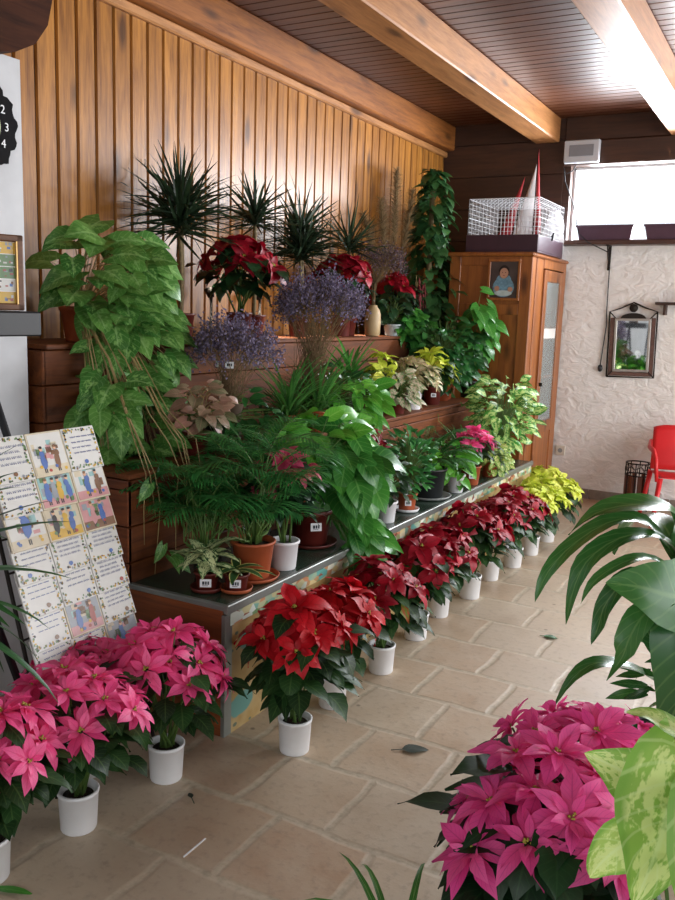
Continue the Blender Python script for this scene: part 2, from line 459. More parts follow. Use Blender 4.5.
# rough white plaster
t = NT('rough_white_plaster'); g = t.geo()
n = t.noise(t.scaled(g, (1, 1, 1.4)), 9.0, 4, .55, .8); n2 = t.noise(g, 40, 3)
t.link(t.ramp(n, (.3, hx('#e2dfdc')), (.7, hx('#efecea'))), t.b.inputs['Base Color']); t.b.inputs['Roughness'].default_value = .8
t.bump(t.math('ADD', n, t.math('MULTIPLY', n2, .12)), .55, .04)
M_plaster = t.m
t = NT('smooth_white_wall'); g = t.geo(); n = t.noise(g, 7, 4)
t.link(t.ramp(n, (.3, hx('#b9babd')), (.7, hx('#c9cacd'))), t.b.inputs['Base Color']); t.b.inputs['Roughness'].default_value = .7
M_wwall = t.m

# far wall: plaster below and around the window opening, brown boards above and on the left
wx0, wx1, wz0, wz1 = -1.93, 1.15, 2.19, 2.81
b = MB()
b.box((wx0-.06, BY, 0), (3.6, BY+.25, wz0)); b.box((wx1, BY, wz0), (3.6, BY+.25, CZ))
b.box((WX-.1, BY, 0), (wx0-.06, BY+.25, CZ), 1)
for i in range(12):
    z = i*.275; b.box((WX, BY-.02, z+.004), (wx0-.06, BY, z+.27), 1)
b.box((wx0-.06, BY, wz0), (wx0, BY+.25, CZ), 1); b.box((wx0-.06, BY, wz1), (wx1, BY+.25, CZ), 1)
b.box((wx0-.06, BY-.05, wz1), (wx1+.1, BY, wz1+.19), 1, ch=.006); b.box((wx0-.06, BY-.03, wz1+.195), (wx1+.1, BY, CZ), 1, ch=.006)
struct('wall_far', b, [M_plaster, M_darkwood])
# window
b = MB()
for x in (wx0, -.92, .1, wx1-.04): b.box((x, BY+.1, wz0), (x+.025, BY+.15, wz1), 0, ch=.004)
b.box((wx0, BY+.1, wz0), (wx1, BY+.15, wz0+.025), 0); b.box((wx0, BY+.1, wz1-.02), (wx1, BY+.15, wz1), 0)
win = struct('window_1', b, plain('white_window_frame', '#e4e6ea', .5, 0, .02))
b = MB(); b.box((wx0+.01, BY+.12, wz0+.02), (wx1-.01, BY+.126, wz1-.02))
tg = NT('window_glass'); tb = tg.node('ShaderNodeBsdfTransparent'); tgl = tg.node('ShaderNodeBsdfGlossy'); tgl.inputs['Roughness'].default_value = .02
mx = tg.node('ShaderNodeMixShader'); mx.inputs[0].default_value = .06; tg.link(tb.outputs[0], mx.inputs[1]); tg.link(tgl.outputs[0], mx.inputs[2]); tg.link(mx.outputs[0], tg.out.inputs[0])
M_glass = tg.m
gp = b.build('window_pane', M_glass, win)
b = MB(); b.box((wx0-.02, BY-.17, wz0-.035), (wx1, BY+.1, wz0), ch=.006); struct('trim_1', b, woodmat('sill_wood', '#5b3a2c', '#3a231b', False, 'X'))
b = MB(); x = wx0+.03
while x < 1.9:
    b.box((x, BY-.012, 0), (x+.33, BY, .085), 0, ch=.003); x += .334
struct('baseboard_far', b, plain('stone_skirting', '#857a70', .5, 0, .2, 20))

# left wall clad in vertical pine boards
b = MB(); y = 2.30; k = 0
while y < BY:
    wd = .1185 + (k % 3)*.001; y2 = min(y+wd-.009, BY); r = random.random()
    a = [(WX-.006, y), (WX+.006, y+.006), (WX+.006, y2-.006), (WX-.006, y2)]
    lo = [b.addv((q[0], q[1], 0), r) for q in a]; hi = [b.addv((q[0], q[1], 2.98), r) for q in a]
    for j in range(3): b.face((lo[j], lo[j+1], hi[j+1], hi[j]))
    y += wd; k += 1
b.box((WX-.12, 2.2, 0), (WX-.008, BY+.1, CZ), 1, r=.9)
struct('wall_left', b, [M_pine, plain('dark_groove', '#24120a', .8, 0, .1)])
b = MB(); b.box((WX, 2.3, 2.935), (WX+.035, BY, 2.985), ch=.008); struct('trim_2', b, M_pineYl)
b = MB(); b.box((WX, 2.3, 2.99), (WX+.10, BY, CZ), ch=.01); struct('trim_3', b, M_pineY)
b = MB(); b.box((SX-.6, -3.2, 0), (SX, SY, 2.42))
struct('wall_white', b, M_wwall)
b = MB()                                            # rounded beam end over the white wall
pts = [(-3.2, 2.38), (2.02, 2.38), (2.12, 2.385), (2.22, 2.41), (2.31, 2.46), (2.37, 2.54), (2.40, 2.66), (2.40, CZ), (-3.2, CZ)]
for x0, x1 in ((-2.95, SX+.10),):
    A = [b.addv((x0, p[0], p[1]), .6) for p in pts]; B = [b.addv((x1, p[0], p[1]), .6) for p in pts]
    b.face(A[::-1]); b.face(B)
    for i in range(len(pts)):
        j = (i+1) % len(pts); b.face((A[i], A[j], B[j], B[i]))
struct('trim_4', b, woodmat('dark_corbel', '#4a2817', '#2a150c', False, 'Y', .8, spec=.15))

# ceiling boards running across, beams running away from the camera
b = MB(); y = -3.2
while y < BY:
    wd = .094; r = random.random(); y2 = y+wd-.003
    a = [(y, CZ+.003), (y+.004, CZ-.003), (y2-.004, CZ-.003), (y2, CZ+.003)]
    A = [b.addv((WX-.1, q[0], q[1]), r) for q in a]; B = [b.addv((3.6, q[0], q[1]), r) for q in a]
    for j in range(3): b.face((A[j], B[j], B[j+1], A[j+1]))
    y += wd
b.box((WX-.1, -3.2, CZ+.008), (3.6, BY+.2, CZ+.1), 0, r=1.0)
struct('ceiling', b, M_ceil)
for i, (x0, x1) in enumerate(((-2.235, -2.03), (-1.15, -.945), (.1, .3), (1.3, 1.5))):
    b = MB(); b.box((x0, -3.2, 3.0), (x1, BY-.05, CZ-.004), ch=.008); struct('trim_%d' % (5+i), b, M_pineYl)
b = MB(); b.box((3.5, -3.2, 0), (3.6, 1.4, CZ)); b.box((3.5, 1.4, 0), (3.6, 7.7, .35)); b.box((3.5, 1.4, 3.0), (3.6, 7.7, CZ)); b.box((3.5, 6.9, 0), (3.6, 7.7, CZ))
struct('wall_right', b, M_plaster)

# ------------------------------------------------------------------ stepped display stand
S1, S2, S3 = .50, .92, 1.38
X1, X2, X3 = -1.72, -2.17, -2.62
Y0, Y1 = 2.35, 6.12
ds = thing('display_stand', (0, 0, 0), 'stepped brown wooden plant display stand of three tiers along the boarded wall', 'display stand')
t = NT('painted_flower_panel'); g = t.geo()
vo = t.node('ShaderNodeTexVoronoi', feature='F1'); t.link(t.scaled(g, (1, 3.2, 5.5)), vo.inputs[0]); vo.inputs['Scale'].default_value = 1.0
nn = t.noise(g, 9, 3)
base = t.mix(t.mapr(nn, .4, .6), hx('#b39a6c'), hx('#a4854f'))
base = t.mix(t.mapr(t.math('ADD', vo.outputs['Distance'], t.math('MULTIPLY', nn, .3)), .38, .42, 1, 0), base, hx('#5f8f86'))
vo2 = t.node('ShaderNodeTexVoronoi', feature='F1'); t.link(t.scaled(g, (1, 12, 20)), vo2.inputs[0]); vo2.inputs['Scale'].default_value = 1.0
base = t.mix(t.mapr(vo2.outputs['Distance'], .16, .2, .8, 0), base, hx('#2f5a55'))
t.link(base, t.b.inputs['Base Color']); t.b.inputs['Roughness'].default_value = .5
M_panel = t.m
t = NT('seed_card_strip'); g = t.geo()
vo = t.node('ShaderNodeTexVoronoi', feature='F1'); t.link(t.scaled(g, (1, 22, 40)), vo.inputs[0]); vo.inputs['Scale'].default_value = 1.0
sp = t.node('ShaderNodeSeparateColor'); t.link(vo.outputs['Color'], sp.inputs[0])
t.link(t.ramp(sp.outputs[0], (.0, hx('#5fa39b')), (.3, hx('#d9c58c')), (.5, hx('#dfe6e0')), (.7, hx('#6b8f5c')), (.85, hx('#c8906a')), (1.0, hx('#7c3a34'))), t.b.inputs['Base Color'])
t.b.inputs['Roughness'].default_value = .4
M_strip = t.m
M_mat = plain('dark_green_shelf_glass', '#2e4034', .25, 0, .2, 15)
def planks(b, a, c, zs, axis):
    for i in range(len(zs)-1):
        p = list(a); q = list(c); p[2] = zs[i]; q[2] = zs[i+1]-.004
        b.box(p, q, 0, ch=.003)
b = MB()
b.box((X2-.02, Y0, .0), (X1-.012, Y0+.02, S1-.012), 0, r=.2, ch=.003)
b.box((X1-.016, Y0, 0), (X1+.002, Y0+.045, S1-.035), 1, ch=.002)
b.build('lower_step_end_board', [M_stepX, M_alu], ds)
b = MB(); b.box((X2, Y0+.02, S1-.03), (X1-.004, Y1, S1), 0, ch=.002)
b.build('lower_shelf', [M_mat], ds)
b = MB(); b.box((X1-.012, Y0+.045, 0.0), (X1, Y1, S1-.08)); b.build('painted_front_panel', [M_panel], ds)
b = MB(); b.box((X1-.012, Y0+.03, S1-.08), (X1+.004, Y1, S1-.03)); b.build('seed_card_strip', [M_strip], ds)
b = MB(); b.box((X1-.008, Y0, S1-.03), (X1+.012, Y1+.02, S1+.003), ch=.003)
b.box((X2, Y0-.002, S1-.018), (X1, Y0+.02, S1+.002), ch=.002); b.build('shelf_edge_strip', [M_alu], ds)
b = MB()
planks(b, (X2-.02, Y0, 0), (X2, Y1, 0), [0, .15, .30, .44, .58, .72, .86, S2-.02], 'Y')
b.box((X2-.45, Y0, S2-.02), (X2+.006, Y1, S2), 0, r=.3, ch=.003)
b.build('middle_step', [M_step], ds)
b = MB()
planks(b, (X3-.0, Y0-.003, 0), (X2-.0, Y0+.018, 0), [0, .15, .30, .44, .58, .72, .86, S2-.02], 'X'); b.build('middle_step_end', [M_stepX], ds)
b = MB()
planks(b, (X3-.02, Y0+.02, 0), (X3, Y1, 0), [S2-.0, S2+.15, S2+.3, S3-.02], 'Y')
b.box((WX+.01, Y0+.03, S3-.02), (X3+.006, Y1, S3), 0, r=.1, ch=.003)
planks(b, (WX+.01, Y0+.012, 0), (X3, Y0+.03, 0), [0, .15, .30, .44, .58, .72, .86, S2, S2+.15, S2+.3, S3-.02], 'X')
planks(b, (WX+.01, Y1-.02, 0), (X3, Y1, 0), [0, .3, .6, .9, 1.2, S3-.02], 'X')
planks(b, (X2-.45, Y1-.03, 0), (X2-.02, Y1-.005, 0), [0, .3, .6, S2-.02], 'X')
planks(b, (X2, Y1-.02, 0), (X1-.012, Y1, 0), [0, .25, S1-.03], 'X')
b.build('upper_step', [M_step], ds)

# ------------------------------------------------------------------ pots and labels
def pot_mb(r1, r2, h, rim=.012, n=22, feet=False):
    b = MB(); lip = r2+(.0015 if r1 > r2*.85 else .004)
    prof = [(r1*.96, .0), (r1, .004), (r1+(r2-r1)*.88, h-rim), (lip, h-rim+.001), (lip+.001, h-.002), (lip-.002, h), (r2-.006, h-.001), (r2-.008, h-.02)]
    b.lathe(prof, n=n, mat=0)
    b.lathe([(r2-.009, h-.022), (r2*.5, h-.014), (.001, h-.010)], n=n, mat=1, cap=False)
    return b
def add_pot(t, mat, r1=.048, r2=.06, h=.115, rim=.012, saucer=None, name='pot', z=0.0):
    o = pot_mb(r1, r2, h, rim).build(name, [mat, M_soil], t, (0, 0, z+(.006 if saucer else 0)))
    if saucer:
        sb = MB(); sb.lathe([(r1*1.15, 0), (r1*1.5, .004), (r1*1.65, .018), (r1*1.6, .019), (r1*1.4, .007), (.001, .005)], n=22); sb.build('saucer', saucer, t)
    return o
def add_label(t, az, r, z, w_=.035, h_=.026, tilt=.1, pot_like=True, name='price_label'):
    b = MB(); M = Matrix.Translation((math.cos(az)*r, math.sin(az)*r, z)) @ Matrix.Rotation(az, 4, 'Z') @ Matrix.Rotation(-tilt, 4, 'Y')
    b.box((0, -w_/2, -h_/2), (.0015, w_/2, h_/2), 0, M=M)
    for k, (y0, y1) in enumerate(((-.3, -.1), (-.05, .1), (.16, .3))):
        b.box((.0015, y0*w_, -.18*h_), (.0022, y1*w_, .22*h_), 1, M=M)
    b.box((.0015, -.3*w_, -.34*h_), (.0022, .2*w_, -.28*h_), 1, M=M)
    return b.build(name, [M_label, M_ink], t)
TOCAM = math.atan2(-2.6, 1.6)     # rough heading from the stand to the viewer

# ------------------------------------------------------------------ poinsettias
M_cyath = plain('yellow_cyathia', '#a8a040', .6, 0, .3, 60)
def head_mesh(kind, R=.105, seed=0):
    """one poinsettia flower head: two or three whorls of bracts round a cluster of cyathia"""
    rs = random.getstate(); random.seed(seed)
    b = MB()
    if kind == 'pointed': prof, wr, spec = P_BRACT, .43, ((6, 1.0, .05, .7), (6, .85, .40, .6), (4, .55, .75, .4))
    else: prof, wr, spec = P_LOBE, .62, ((5, 1.0, .0, .9), (5, .80, .32, .8), (3, .5, .7, .5))
    for (n, s, el, cv) in spec:
        a0 = U(0, 6); n += (seed % 2)
        for k in range(n):
            a = a0+2*PI*k/n+U(-.22, .22); L = R*s*U(.82, 1.1); e = el+U(-.18, .18)
            b.leaf(dirv(a, 0)*.006+Vector((0, 0, s*.004)), dirv(a, e), Vector((0, 0, 1))+dirv(a+1.57, 0)*U(-.35, .35), L, L*wr*U(.85, 1.15), prof, 6, cv+U(-.2, .4), U(.1, .4), wave=.05, twist=U(-.3, .3))
    c = MB()
    for k in range(7):
        a = U(0, 6.3); q = U(0, .010); c.ball((q*math.cos(a), q*math.sin(a), .008+U(0, .005)), U(.0025, .0038), n=6, m=4)
    random.setstate(rs); return b, c
def make_heads(kind, mat, R, n, seed):
    out = []
    for i in range(n):
        b, c = head_mesh(kind, R, seed+i)
        out.append((b, c, mat))
    return out
HM = {}
def get_heads(key, kind, mat, R):
    if key not in HM:
        L = []
        for i in range(4):
            b, c = head_mesh(kind, R, hash(key) % 1 + 11*i+len(key))
            o = b.build('flower_head', mat); q = c.build('flower_centre', M_cyath)
            L.append((o.data, q.data)); bpy.data.objects.remove(o); bpy.data.objects.remove(q)
        HM[key] = L
    return HM[key]
def poinsettia(name, label, key, kind, mat, H=.5, R=.2, nh=8, hr=.105, potmat=None, nl=34, pot=(.053, .0595, .125), leafL=.13, leaf=None, group=None, saucer=None, dome=.10, cat='poinsettia', extra=None):
    t = thing(name, (0, 0, 0), label, cat, group)
    add_pot(t, potmat or M_whitepot, *pot, saucer=saucer)
    heads = get_heads(key, kind, mat, hr); ph = pot[2]
    st = MB(); fo = MB(); a0 = U(0, 6)
    for k in range(nh):
        q = math.sqrt((k+.3)/nh); a = a0+k*2.39996; rr = R*q*.85
        z = H-hr*.25-dome*q*q+U(-.035, .03)
        tip = Vector((rr*math.cos(a), rr*math.sin(a), z))
        base = Vector((U(-.02, .02), U(-.02, .02), ph-.02))
        mid = base.lerp(tip, .5)+Vector((0, 0, .03))
        st.tube([base, mid, tip], [.005, .004, .003], 5, 0)
        me, mc = heads[k % len(heads)]
        h = bpy.data.objects.new('flower_head', me); COL.objects.link(h); h.parent = t
        tilt = q*.75+U(-.2, .3); s = U(.78, 1.15)
        h.matrix_local = Matrix.Translation(tip) @ Matrix.Rotation(a, 4, 'Z') @ Matrix.Rotation(tilt, 4, 'Y') @ Matrix.Rotation(U(0, 6), 4, 'Z') @ Matrix.Scale(s, 4)
        c = bpy.data.objects.new('flower_centre', mc); COL.objects.link(c); c.parent = h
        for j in range(max(2, nl//nh)):
            f = U(.38, .95); p = (base.lerp(mid, f*2) if f < .5 else mid.lerp(tip, f*2-1)); az = a+U(-1.3, 1.3) if q > .4 else U(0, 6.28)
            fo.leaf(p+dirv(az, 0)*.02, dirv(az, U(-.3, .35)), (0, 0, 1), leafL*U(.75, 1.15), leafL*.58*U(.8, 1.1), P_LOBE, 6, U(.5, 1.3), U(.1, .3), wave=.05)
    for j in range(nl):                                   # skirt of leaves under the crown
        az = U(0, 6.28); q = U(.3, .95)
        fo.leaf(Vector((R*q*math.cos(az)*.7, R*q*math.sin(az)*.7, ph+(H-ph)*U(.32, .78))), dirv(az, U(-.45, .2)), Vector((0, 0, 1))+dirv(az, 0)*.5, leafL*U(.6, .95), leafL*.58, P_LOBE, 6, U(.5, 1.2), U(.1, .3), wave=.04)
    st.build('stems', M_stem, t); fo.build('foliage', leaf or L_poin, t)
    return t

FR = 'red poinsettias in white pots along the aisle'
protoR = [poinsettia('red_poinsettia', '', 'dred', 'lobed', L_dred, .50, .215, 11, .105, nl=44, group=FR) for _ in range(2)]
used = [False, False]
def next_copy(protos, used, i):
    k = i % len(protos)
    if not used[k]: used[k] = True; return protos[k]
    return copy_tree(protos[k])
rows = [(-1.50, 3.20, 1.00, 'red poinsettia behind the two bright red front ones, with a mottled yellowing leaf, white pot'),
        (-1.53, 3.64, 1.02, 'crimson poinsettia fourth from the front of the red aisle row, white pot'),
        (-1.555, 3.99, .98, 'crimson poinsettia in the middle of the aisle row, set close to the shelf edge'),
        (-1.52, 4.36, 1.04, 'crimson poinsettia beside the black shelf pot, sixth from the front of the aisle row'),
        (-1.535, 4.74, .98, 'crimson poinsettia below the terracotta pot on the shelf, last but one of the red row'),
        (-1.50, 5.08, 1.0, 'last red poinsettia before the yellow ones at the far end of the aisle')]
RR = []
for i, (x, y, s, lab) in enumerate(rows):
    RR.append(place(next_copy(protoR, used, i), (x, y, 0), U(0, 6), s, lab, FR))
front = poinsettia('red_poinsettia', 'large bright red poinsettia nearest the camera in front of the painted panel', 'red', 'lobed', L_red, .55, .22, 10, .125, nl=44, leafL=.15, group=FR)
front.location = (-1.46, 2.42, 0)
second = poinsettia('red_poinsettia', 'bright red poinsettia directly behind the nearest red one, its white pot half hidden', 'red', 'lobed', L_red, .50, .19, 8, .115, group=FR)
second.location = (-1.52, 2.80, 0); second.rotation_euler.z = 2
b = MB()                                              # the mottled leaf hanging towards the aisle
b.leaf((.05, -.03, .36), dirv(-.6, -.1), (0, 0, 1), .17, .075, P_LOBE, 7, .8, .2, wave=.04)
o = b.build('mottled_leaf', leafmat('mottled_old_leaf', '#a8a040', '#5c7a2c', '#7c9a3c', .4, .5, .2, varieg='#a84a2c', vamount=.5, vscale=4), RR[0]); o['label'] = 'yellow and red mottled leaf'
o.rotation_euler.z = -RR[0].rotation_euler.z

FY = 'yellow poinsettias at the far end of the aisle'
py = poinsettia('yellow_poinsettia', '', 'yel', 'lobed', L_yel, .47, .25, 14, .105, nl=40, group=FY)
place(py, (-1.49, 5.42, 0), 0, 1, 'pale yellow poinsettia next to the last red one, white pot on the aisle floor', FY)
place(copy_tree(py), (-1.49, 5.82, 0), 2, 1.0, 'farthest pale yellow poinsettia on the floor, nearest the white wall', FY)
place(copy_tree(py), (-1.66, 6.28, 0), 4, .95, 'pale yellow poinsettia tucked against the cabinet foot past the shelf end', FY)

FP = 'pink poinsettias on the floor by the tile rack'
pk = [poinsettia('pink_poinsettia', '', 'pink', 'pointed', L_pink, .50, .225, 15, .095, nl=50, leafL=.12, group=FP) for _ in range(2)]
place(pk[0], (-1.725, 2.04, 0), 0, 1, 'pink poinsettia in a white pot at the brown end board of the stand', FP)
place(pk[1], (-1.765, 1.69, 0), 1, 1.0, 'pink poinsettia in front of the tile rack, middle of the pink three', FP)
place(copy_tree(pk[0]), (-1.80, 1.40, 0), 3.3, .98, 'pink poinsettia at the left edge of the photo, its white pot cut off', FP)
place(copy_tree(pk[1]), (-1.96, 1.93, 0), 4.5, .92, 'pink poinsettia squeezed in behind the others against the foot of the tile rack', FP)

FM = 'large magenta poinsettias in the foreground'
mg = poinsettia('magenta_poinsettia', 'large magenta poinsettia in the right foreground, closest to the camera', 'mag', 'pointed', L_mag, .56, .27, 15, .112, potmat=M_whitepot, nl=60, pot=(.06, .078, .14), leafL=.17, leaf=L_dark, group=FM, dome=.14)
mg.location = (-.405, 1.84, 0)
mg2 = poinsettia('magenta_poinsettia', 'large magenta poinsettia behind the foreground one, beside the drooping broad-leaved plant', 'mag', 'pointed', L_mag, .545, .25, 12, .112, potmat=M_whitepot, nl=50, pot=(.06, .078, .14), leafL=.16, leaf=L_dark, group=FM, dome=.10)
mg2.location = (-.42, 2.17, 0)

# ------------------------------------------------------------------ generic leafy plants
def blob(fo, st, c, rad, n, leafmatidx, L, wr, prof, back=0.0, elev=(-.5, .3), curv=(.4, 1.0), root=None, surf=.55, na=1, nl=6, wave=.03, front=None, stemr=.0018, fold=(.1, .3)):
    c = Vector(c); root = Vector(root) if root else None
    for i in range(n):
        while True:
            u = Vector((U(-1, 1), U(-1, 1), U(-1, 1)))
            if .01 < u.length < 1: break
        u = u.normalized()*U(surf, 1)
        if front and u.x < 0 and random.random() < front: u.x = -u.x
        p = c+Vector((u.x*rad[0], u.y*rad[1], u.z*rad[2]))
        az = math.atan2(u.y, u.x)+U(-.6, .6); el = U(*elev)+u.z*.35
        Lx = L*U(.65, 1.15)
        d = dirv(az, el); up_ = Vector((0, 0, .5))+dirv(az, 0)*U(.1, .5)+Vector((.55, -.55, .2))*U(.5, 1.3)
        fo.leaf(p, d, up_, Lx, Lx*wr*U(.85, 1.1), prof, nl, U(*curv), U(*fold), leafmatidx, back, wave, na)
        if st is not None and root is not None:
            q = p-d*.01
            m = root.lerp(q, .5)+Vector((0, 0, abs(q.z-root.z)*.25+.01)); st.tube([root+Vector((U(-.02, .02), U(-.02, .02), 0)), m, q], stemr, 4, 0)

# syngonium cascading from the top step at the left
t = thing('syngonium', (-2.80, 2.74, S3), 'big trailing arrowhead vine in a terracotta pot at the left end of the top step', 'potted plant')
add_pot(t, M_terra, .062, .085, .15, .02)
fo, st = MB(), MB()
blob(fo, st, (.10, .05, .28), (.22, .30, .24), 80, 0, .16, .80, P_HEART, .3, (-.8, .1), (.4, 1.0), (0, 0, .14), front=.6, na=2, fold=(.0, .3))
blob(fo, st, (.22, .08, -.02), (.14, .30, .30), 75, 0, .145, .70, P_HEART, .28, (-1.0, -.1), (.3, .9), (.03, 0, .14), front=.8, na=2, fold=(.0, .3))
blob(fo, st, (.32, .06, -.42), (.14, .26, .28), 50, 0, .13, .68, P_HEART, .28, (-1.0, 0), (.3, .9), (.12, 0, .05), front=.6, na=2)
blob(fo, st, (.36, -.22, -.25), (.12, .12, .24), 26, 0, .14, .75, P_HEART, .28, (-1.0, 0), (.3, .9), (.05, -.05, .10), front=.6, na=2)
fo.build('foliage', L_syn, t)
for k in range(9):
    y = U(-.38, .0); x = U(.66, .72); z1 = -U(.62, .85)
    st.tube([(.1, y*.3, .13), (.36, y*.6, -.05), (.52, y*.8, -.26), (x-.04, y, -.36), (x, y+U(-.03, .03), -.46), (x+U(-.01, .03), y+U(-.05, .05), -.58), (x+U(-.01, .05), y+U(-.07, .07), z1)], [.003, .0028, .0026, .0024, .0022, .002, .0014], 5)
st.build('vines', M_vine, t)
f2 = MB()
for k in range(16):
    f2.leaf((U(.66, .76), U(-.40, .05), U(-.85, -.42)), dirv(U(-1.5, .6), U(-1, -.1)), (1, -.3, .5), U(.07, .10), U(.04, .06), P_HEART, 6, .6, .2, back=.25, na=2)
f2.build('hanging_leaves', L_syn, t)

# pink syngonium
t = thing('pink_syngonium', (-2.27, 2.88, S2), 'small dusty pink arrowhead plant between the big green vine and the lavender bunch', 'potted plant')
add_pot(t, M_darkred, .045, .058, .10)
fo, st = MB(), MB(); blob(fo, st, (.03, 0, .21), (.12, .15, .11), 64, 0, .066, .78, P_HEART, .28, (-.6, .3), (.3, .9), (0, 0, .09), na=2)
fo.build('foliage', L_synpink, t); st.build('stems', M_vine, t)

# dried flower bunches
def bouquet(name, loc, label, H, R, n, mat, stemmat, group=None, tilt=(0, 0), vase=None, neck=.03, floret=.008, per=26, z0=.0, cat='dried flowers', sprz=.10):
    t = thing(name, loc, label, cat, group)
    st, fl = MB(), MB()
    for i in range(n):
        a = U(0, 6.28); q = math.sqrt(random.random())*R; e = Vector((q*math.cos(a)+tilt[0], q*math.sin(a)+tilt[1], H-q*q/R*.45+U(-.05, .04)))
        s = Vector((U(-neck, neck)*.7, U(-neck, neck)*.7, z0)); m = Vector((U(-neck, neck), U(-neck, neck), z0+(H-z0)*.42))
        st.tube([s, m, m.lerp(e, .6)+Vector((0, 0, .01)), e], .0013, 4)
        for j in range(per):
            p = e+Vector((random.gauss(0, .017), random.gauss(0, .017), random.gauss(-.03, .035)))
            d = dirv(U(0, 6.28), U(-.4, 1.3)); fl.leaf(p, d, (U(-1, 1), U(-1, 1), U(-1, 1)), floret*U(.8, 1.6), floret*U(.7, 1.2), P_OVATE, 2, .4, .4)
        for j in range(3):
            d = e+Vector((U(-.04, .04), U(-.04, .04), U(-.05, .02))); st.tube([m.lerp(e, .75), d], .0008, 3)
    st.build('stems', stemmat, t); fl.build('florets', mat, t)
    return t
M_straw = plain('dry_straw_stem', '#6e5a3e', .9, 0, .3, 40)
M_cello = plain('dry_stalk_bundle', '#46331f', .7, 0, .3, 30)
t = bouquet('lavender_bouquet', (-2.34, 3.22, S2), 'dried purple bunch on the middle step left of the bigger purple one', .56, .21, 100, L_purple, M_straw, 'dried purple bunches', (.02, 0), neck=.055, per=34, floret=.013)
b = MB(); b.lathe([(.045, 0), (.05, .02), (.055, .14), (.065, .19)], n=16, cap=False, wob=.06); b.lathe([(.044, 0), (.001, .001)], n=16, cap=False); b.build('paper_wrap', M_cello, t)
add_label(t, TOCAM, .085, .37, .038, .03, 0); add_label(t, TOCAM-.9, .075, .37, .018, .026, 0)
t = bouquet('lavender_bouquet', (-2.31, 3.90, S2), 'larger dried purple bunch in the middle of the step, above the pothos', .78, .25, 150, L_purple, M_straw, 'dried purple bunches', (.04, .0), neck=.07, per=36, floret=.013)
b = MB(); b.lathe([(.05, 0), (.05, .02), (.05, .1), (.056, .17)], n=16, cap=False, wob=.06); b.lathe([(.054, 0), (.001, .001)], n=16, cap=False); b.build('paper_wrap', M_cello, t)
b = MB()
for k in range(7): b.box((.10+.004*k, -.10+k*.012, .30-.012*(k % 3)), (.102+.004*k, -.094+k*.012, .308-.012*(k % 3)))
o = b.build('white_tags', M_label, t); o['label'] = 'tiny white tags'

# dracaena marginata on the top step
GD = 'spiky dracaenas on the top step'
def dracaena(label, loc, zc, L, n, canes=1, pot=M_darkred):
    t = thing('dracaena', loc, label, 'potted plant', GD)
    add_pot(t, pot, .055, .07, .13)
    cn, fo = MB(), MB()
    for c in range(canes):
        ox, oy = (U(-.02, .02), U(-.02, .02)) if c else (0, 0); top = zc*(1 if c == 0 else U(.75, .9))
        e = Vector((ox*2, oy*2, top)); cn.tube([(ox, oy, .1), (ox*1.3+.01, oy*1.3, top*.5), e], [.012, .011, .009], 8)
        for i in range(n):
            a = i*2.39996; f = i/n; el = math.asin(max(-.35, 1.0-1.28*f))+U(-.08, .08)
            fo.leaf(e+Vector((0, 0, U(-.07, .03))), dirv(a, el), (U(-.6, 1), U(-1, .4), 1), L*U(.75, 1.05), .017*U(.8, 1.2), P_NEEDLE, 7, U(.1, .5), .25)
    cn.build('canes', M_brownstem, t); fo.build('foliage', L_drac, t)
dracaena('tallest spiky dracaena at the left of the top step, standing on a bare cane', (-2.84, 3.47, S3), .66, .37, 130, 2)
dracaena('spiky dracaena second from the left on the top step, behind the red poinsettia', (-2.84, 4.12, S3), .68, .29, 105, 1)
dracaena('spiky dracaena third from the left on the top step, above the big purple bunch', (-2.84, 4.62, S3), .66, .32, 100, 3)
dracaena('smallest spiky dracaena right of the others on the top step', (-2.84, 5.26, S3), .62, .34, 90, 1)

# red poinsettias on the top step
GT = 'red poinsettias on the top step'
pt = poinsettia('red_poinsettia', '', 'dred2', 'lobed', L_dred, .46, .21, 8, .13, potmat=M_darkred, leaf=L_dark, leafL=.15, group=GT)
place(pt, (-2.74, 3.84, S3), 0, 1.15, 'red poinsettia on the top step beside the tallest dracaena', GT)
place(copy_tree(pt), (-2.76, 5.02, S3), 2.2, 1.12, 'red poinsettia in the middle of the top step, left of the beige vase', GT)
place(copy_tree(pt), (-2.78, 5.90, S3), 4.0, .98, 'small red poinsettia on the top step right of the beige vase', GT)

# beige vase with dried mauve flowers
t = thing('vase', (-2.70, 5.38, S3), 'beige ceramic vase on the top step holding dried mauve flowers', 'vase')
b = MB(); b.lathe([(.04, 0), (.052, .01), (.056, .08), (.055, .15), (.045, .185), (.03, .2), (.028, .215), (.024, .214), (.024, .19), (.001, .18)], n=24); b.build('vase_body', plain('beige_ceramic', '#b39a72', .5, 0, .08), t)
tb_ = bouquet('dried_flower_bunch', (-2.70, 5.38, S3+.182), 'loose bunch of dried mauve and brown flowers standing in the beige vase', .42, .19, 90, L_mauve, M_straw, None, (.02, .03), per=22, neck=.015, floret=.011)
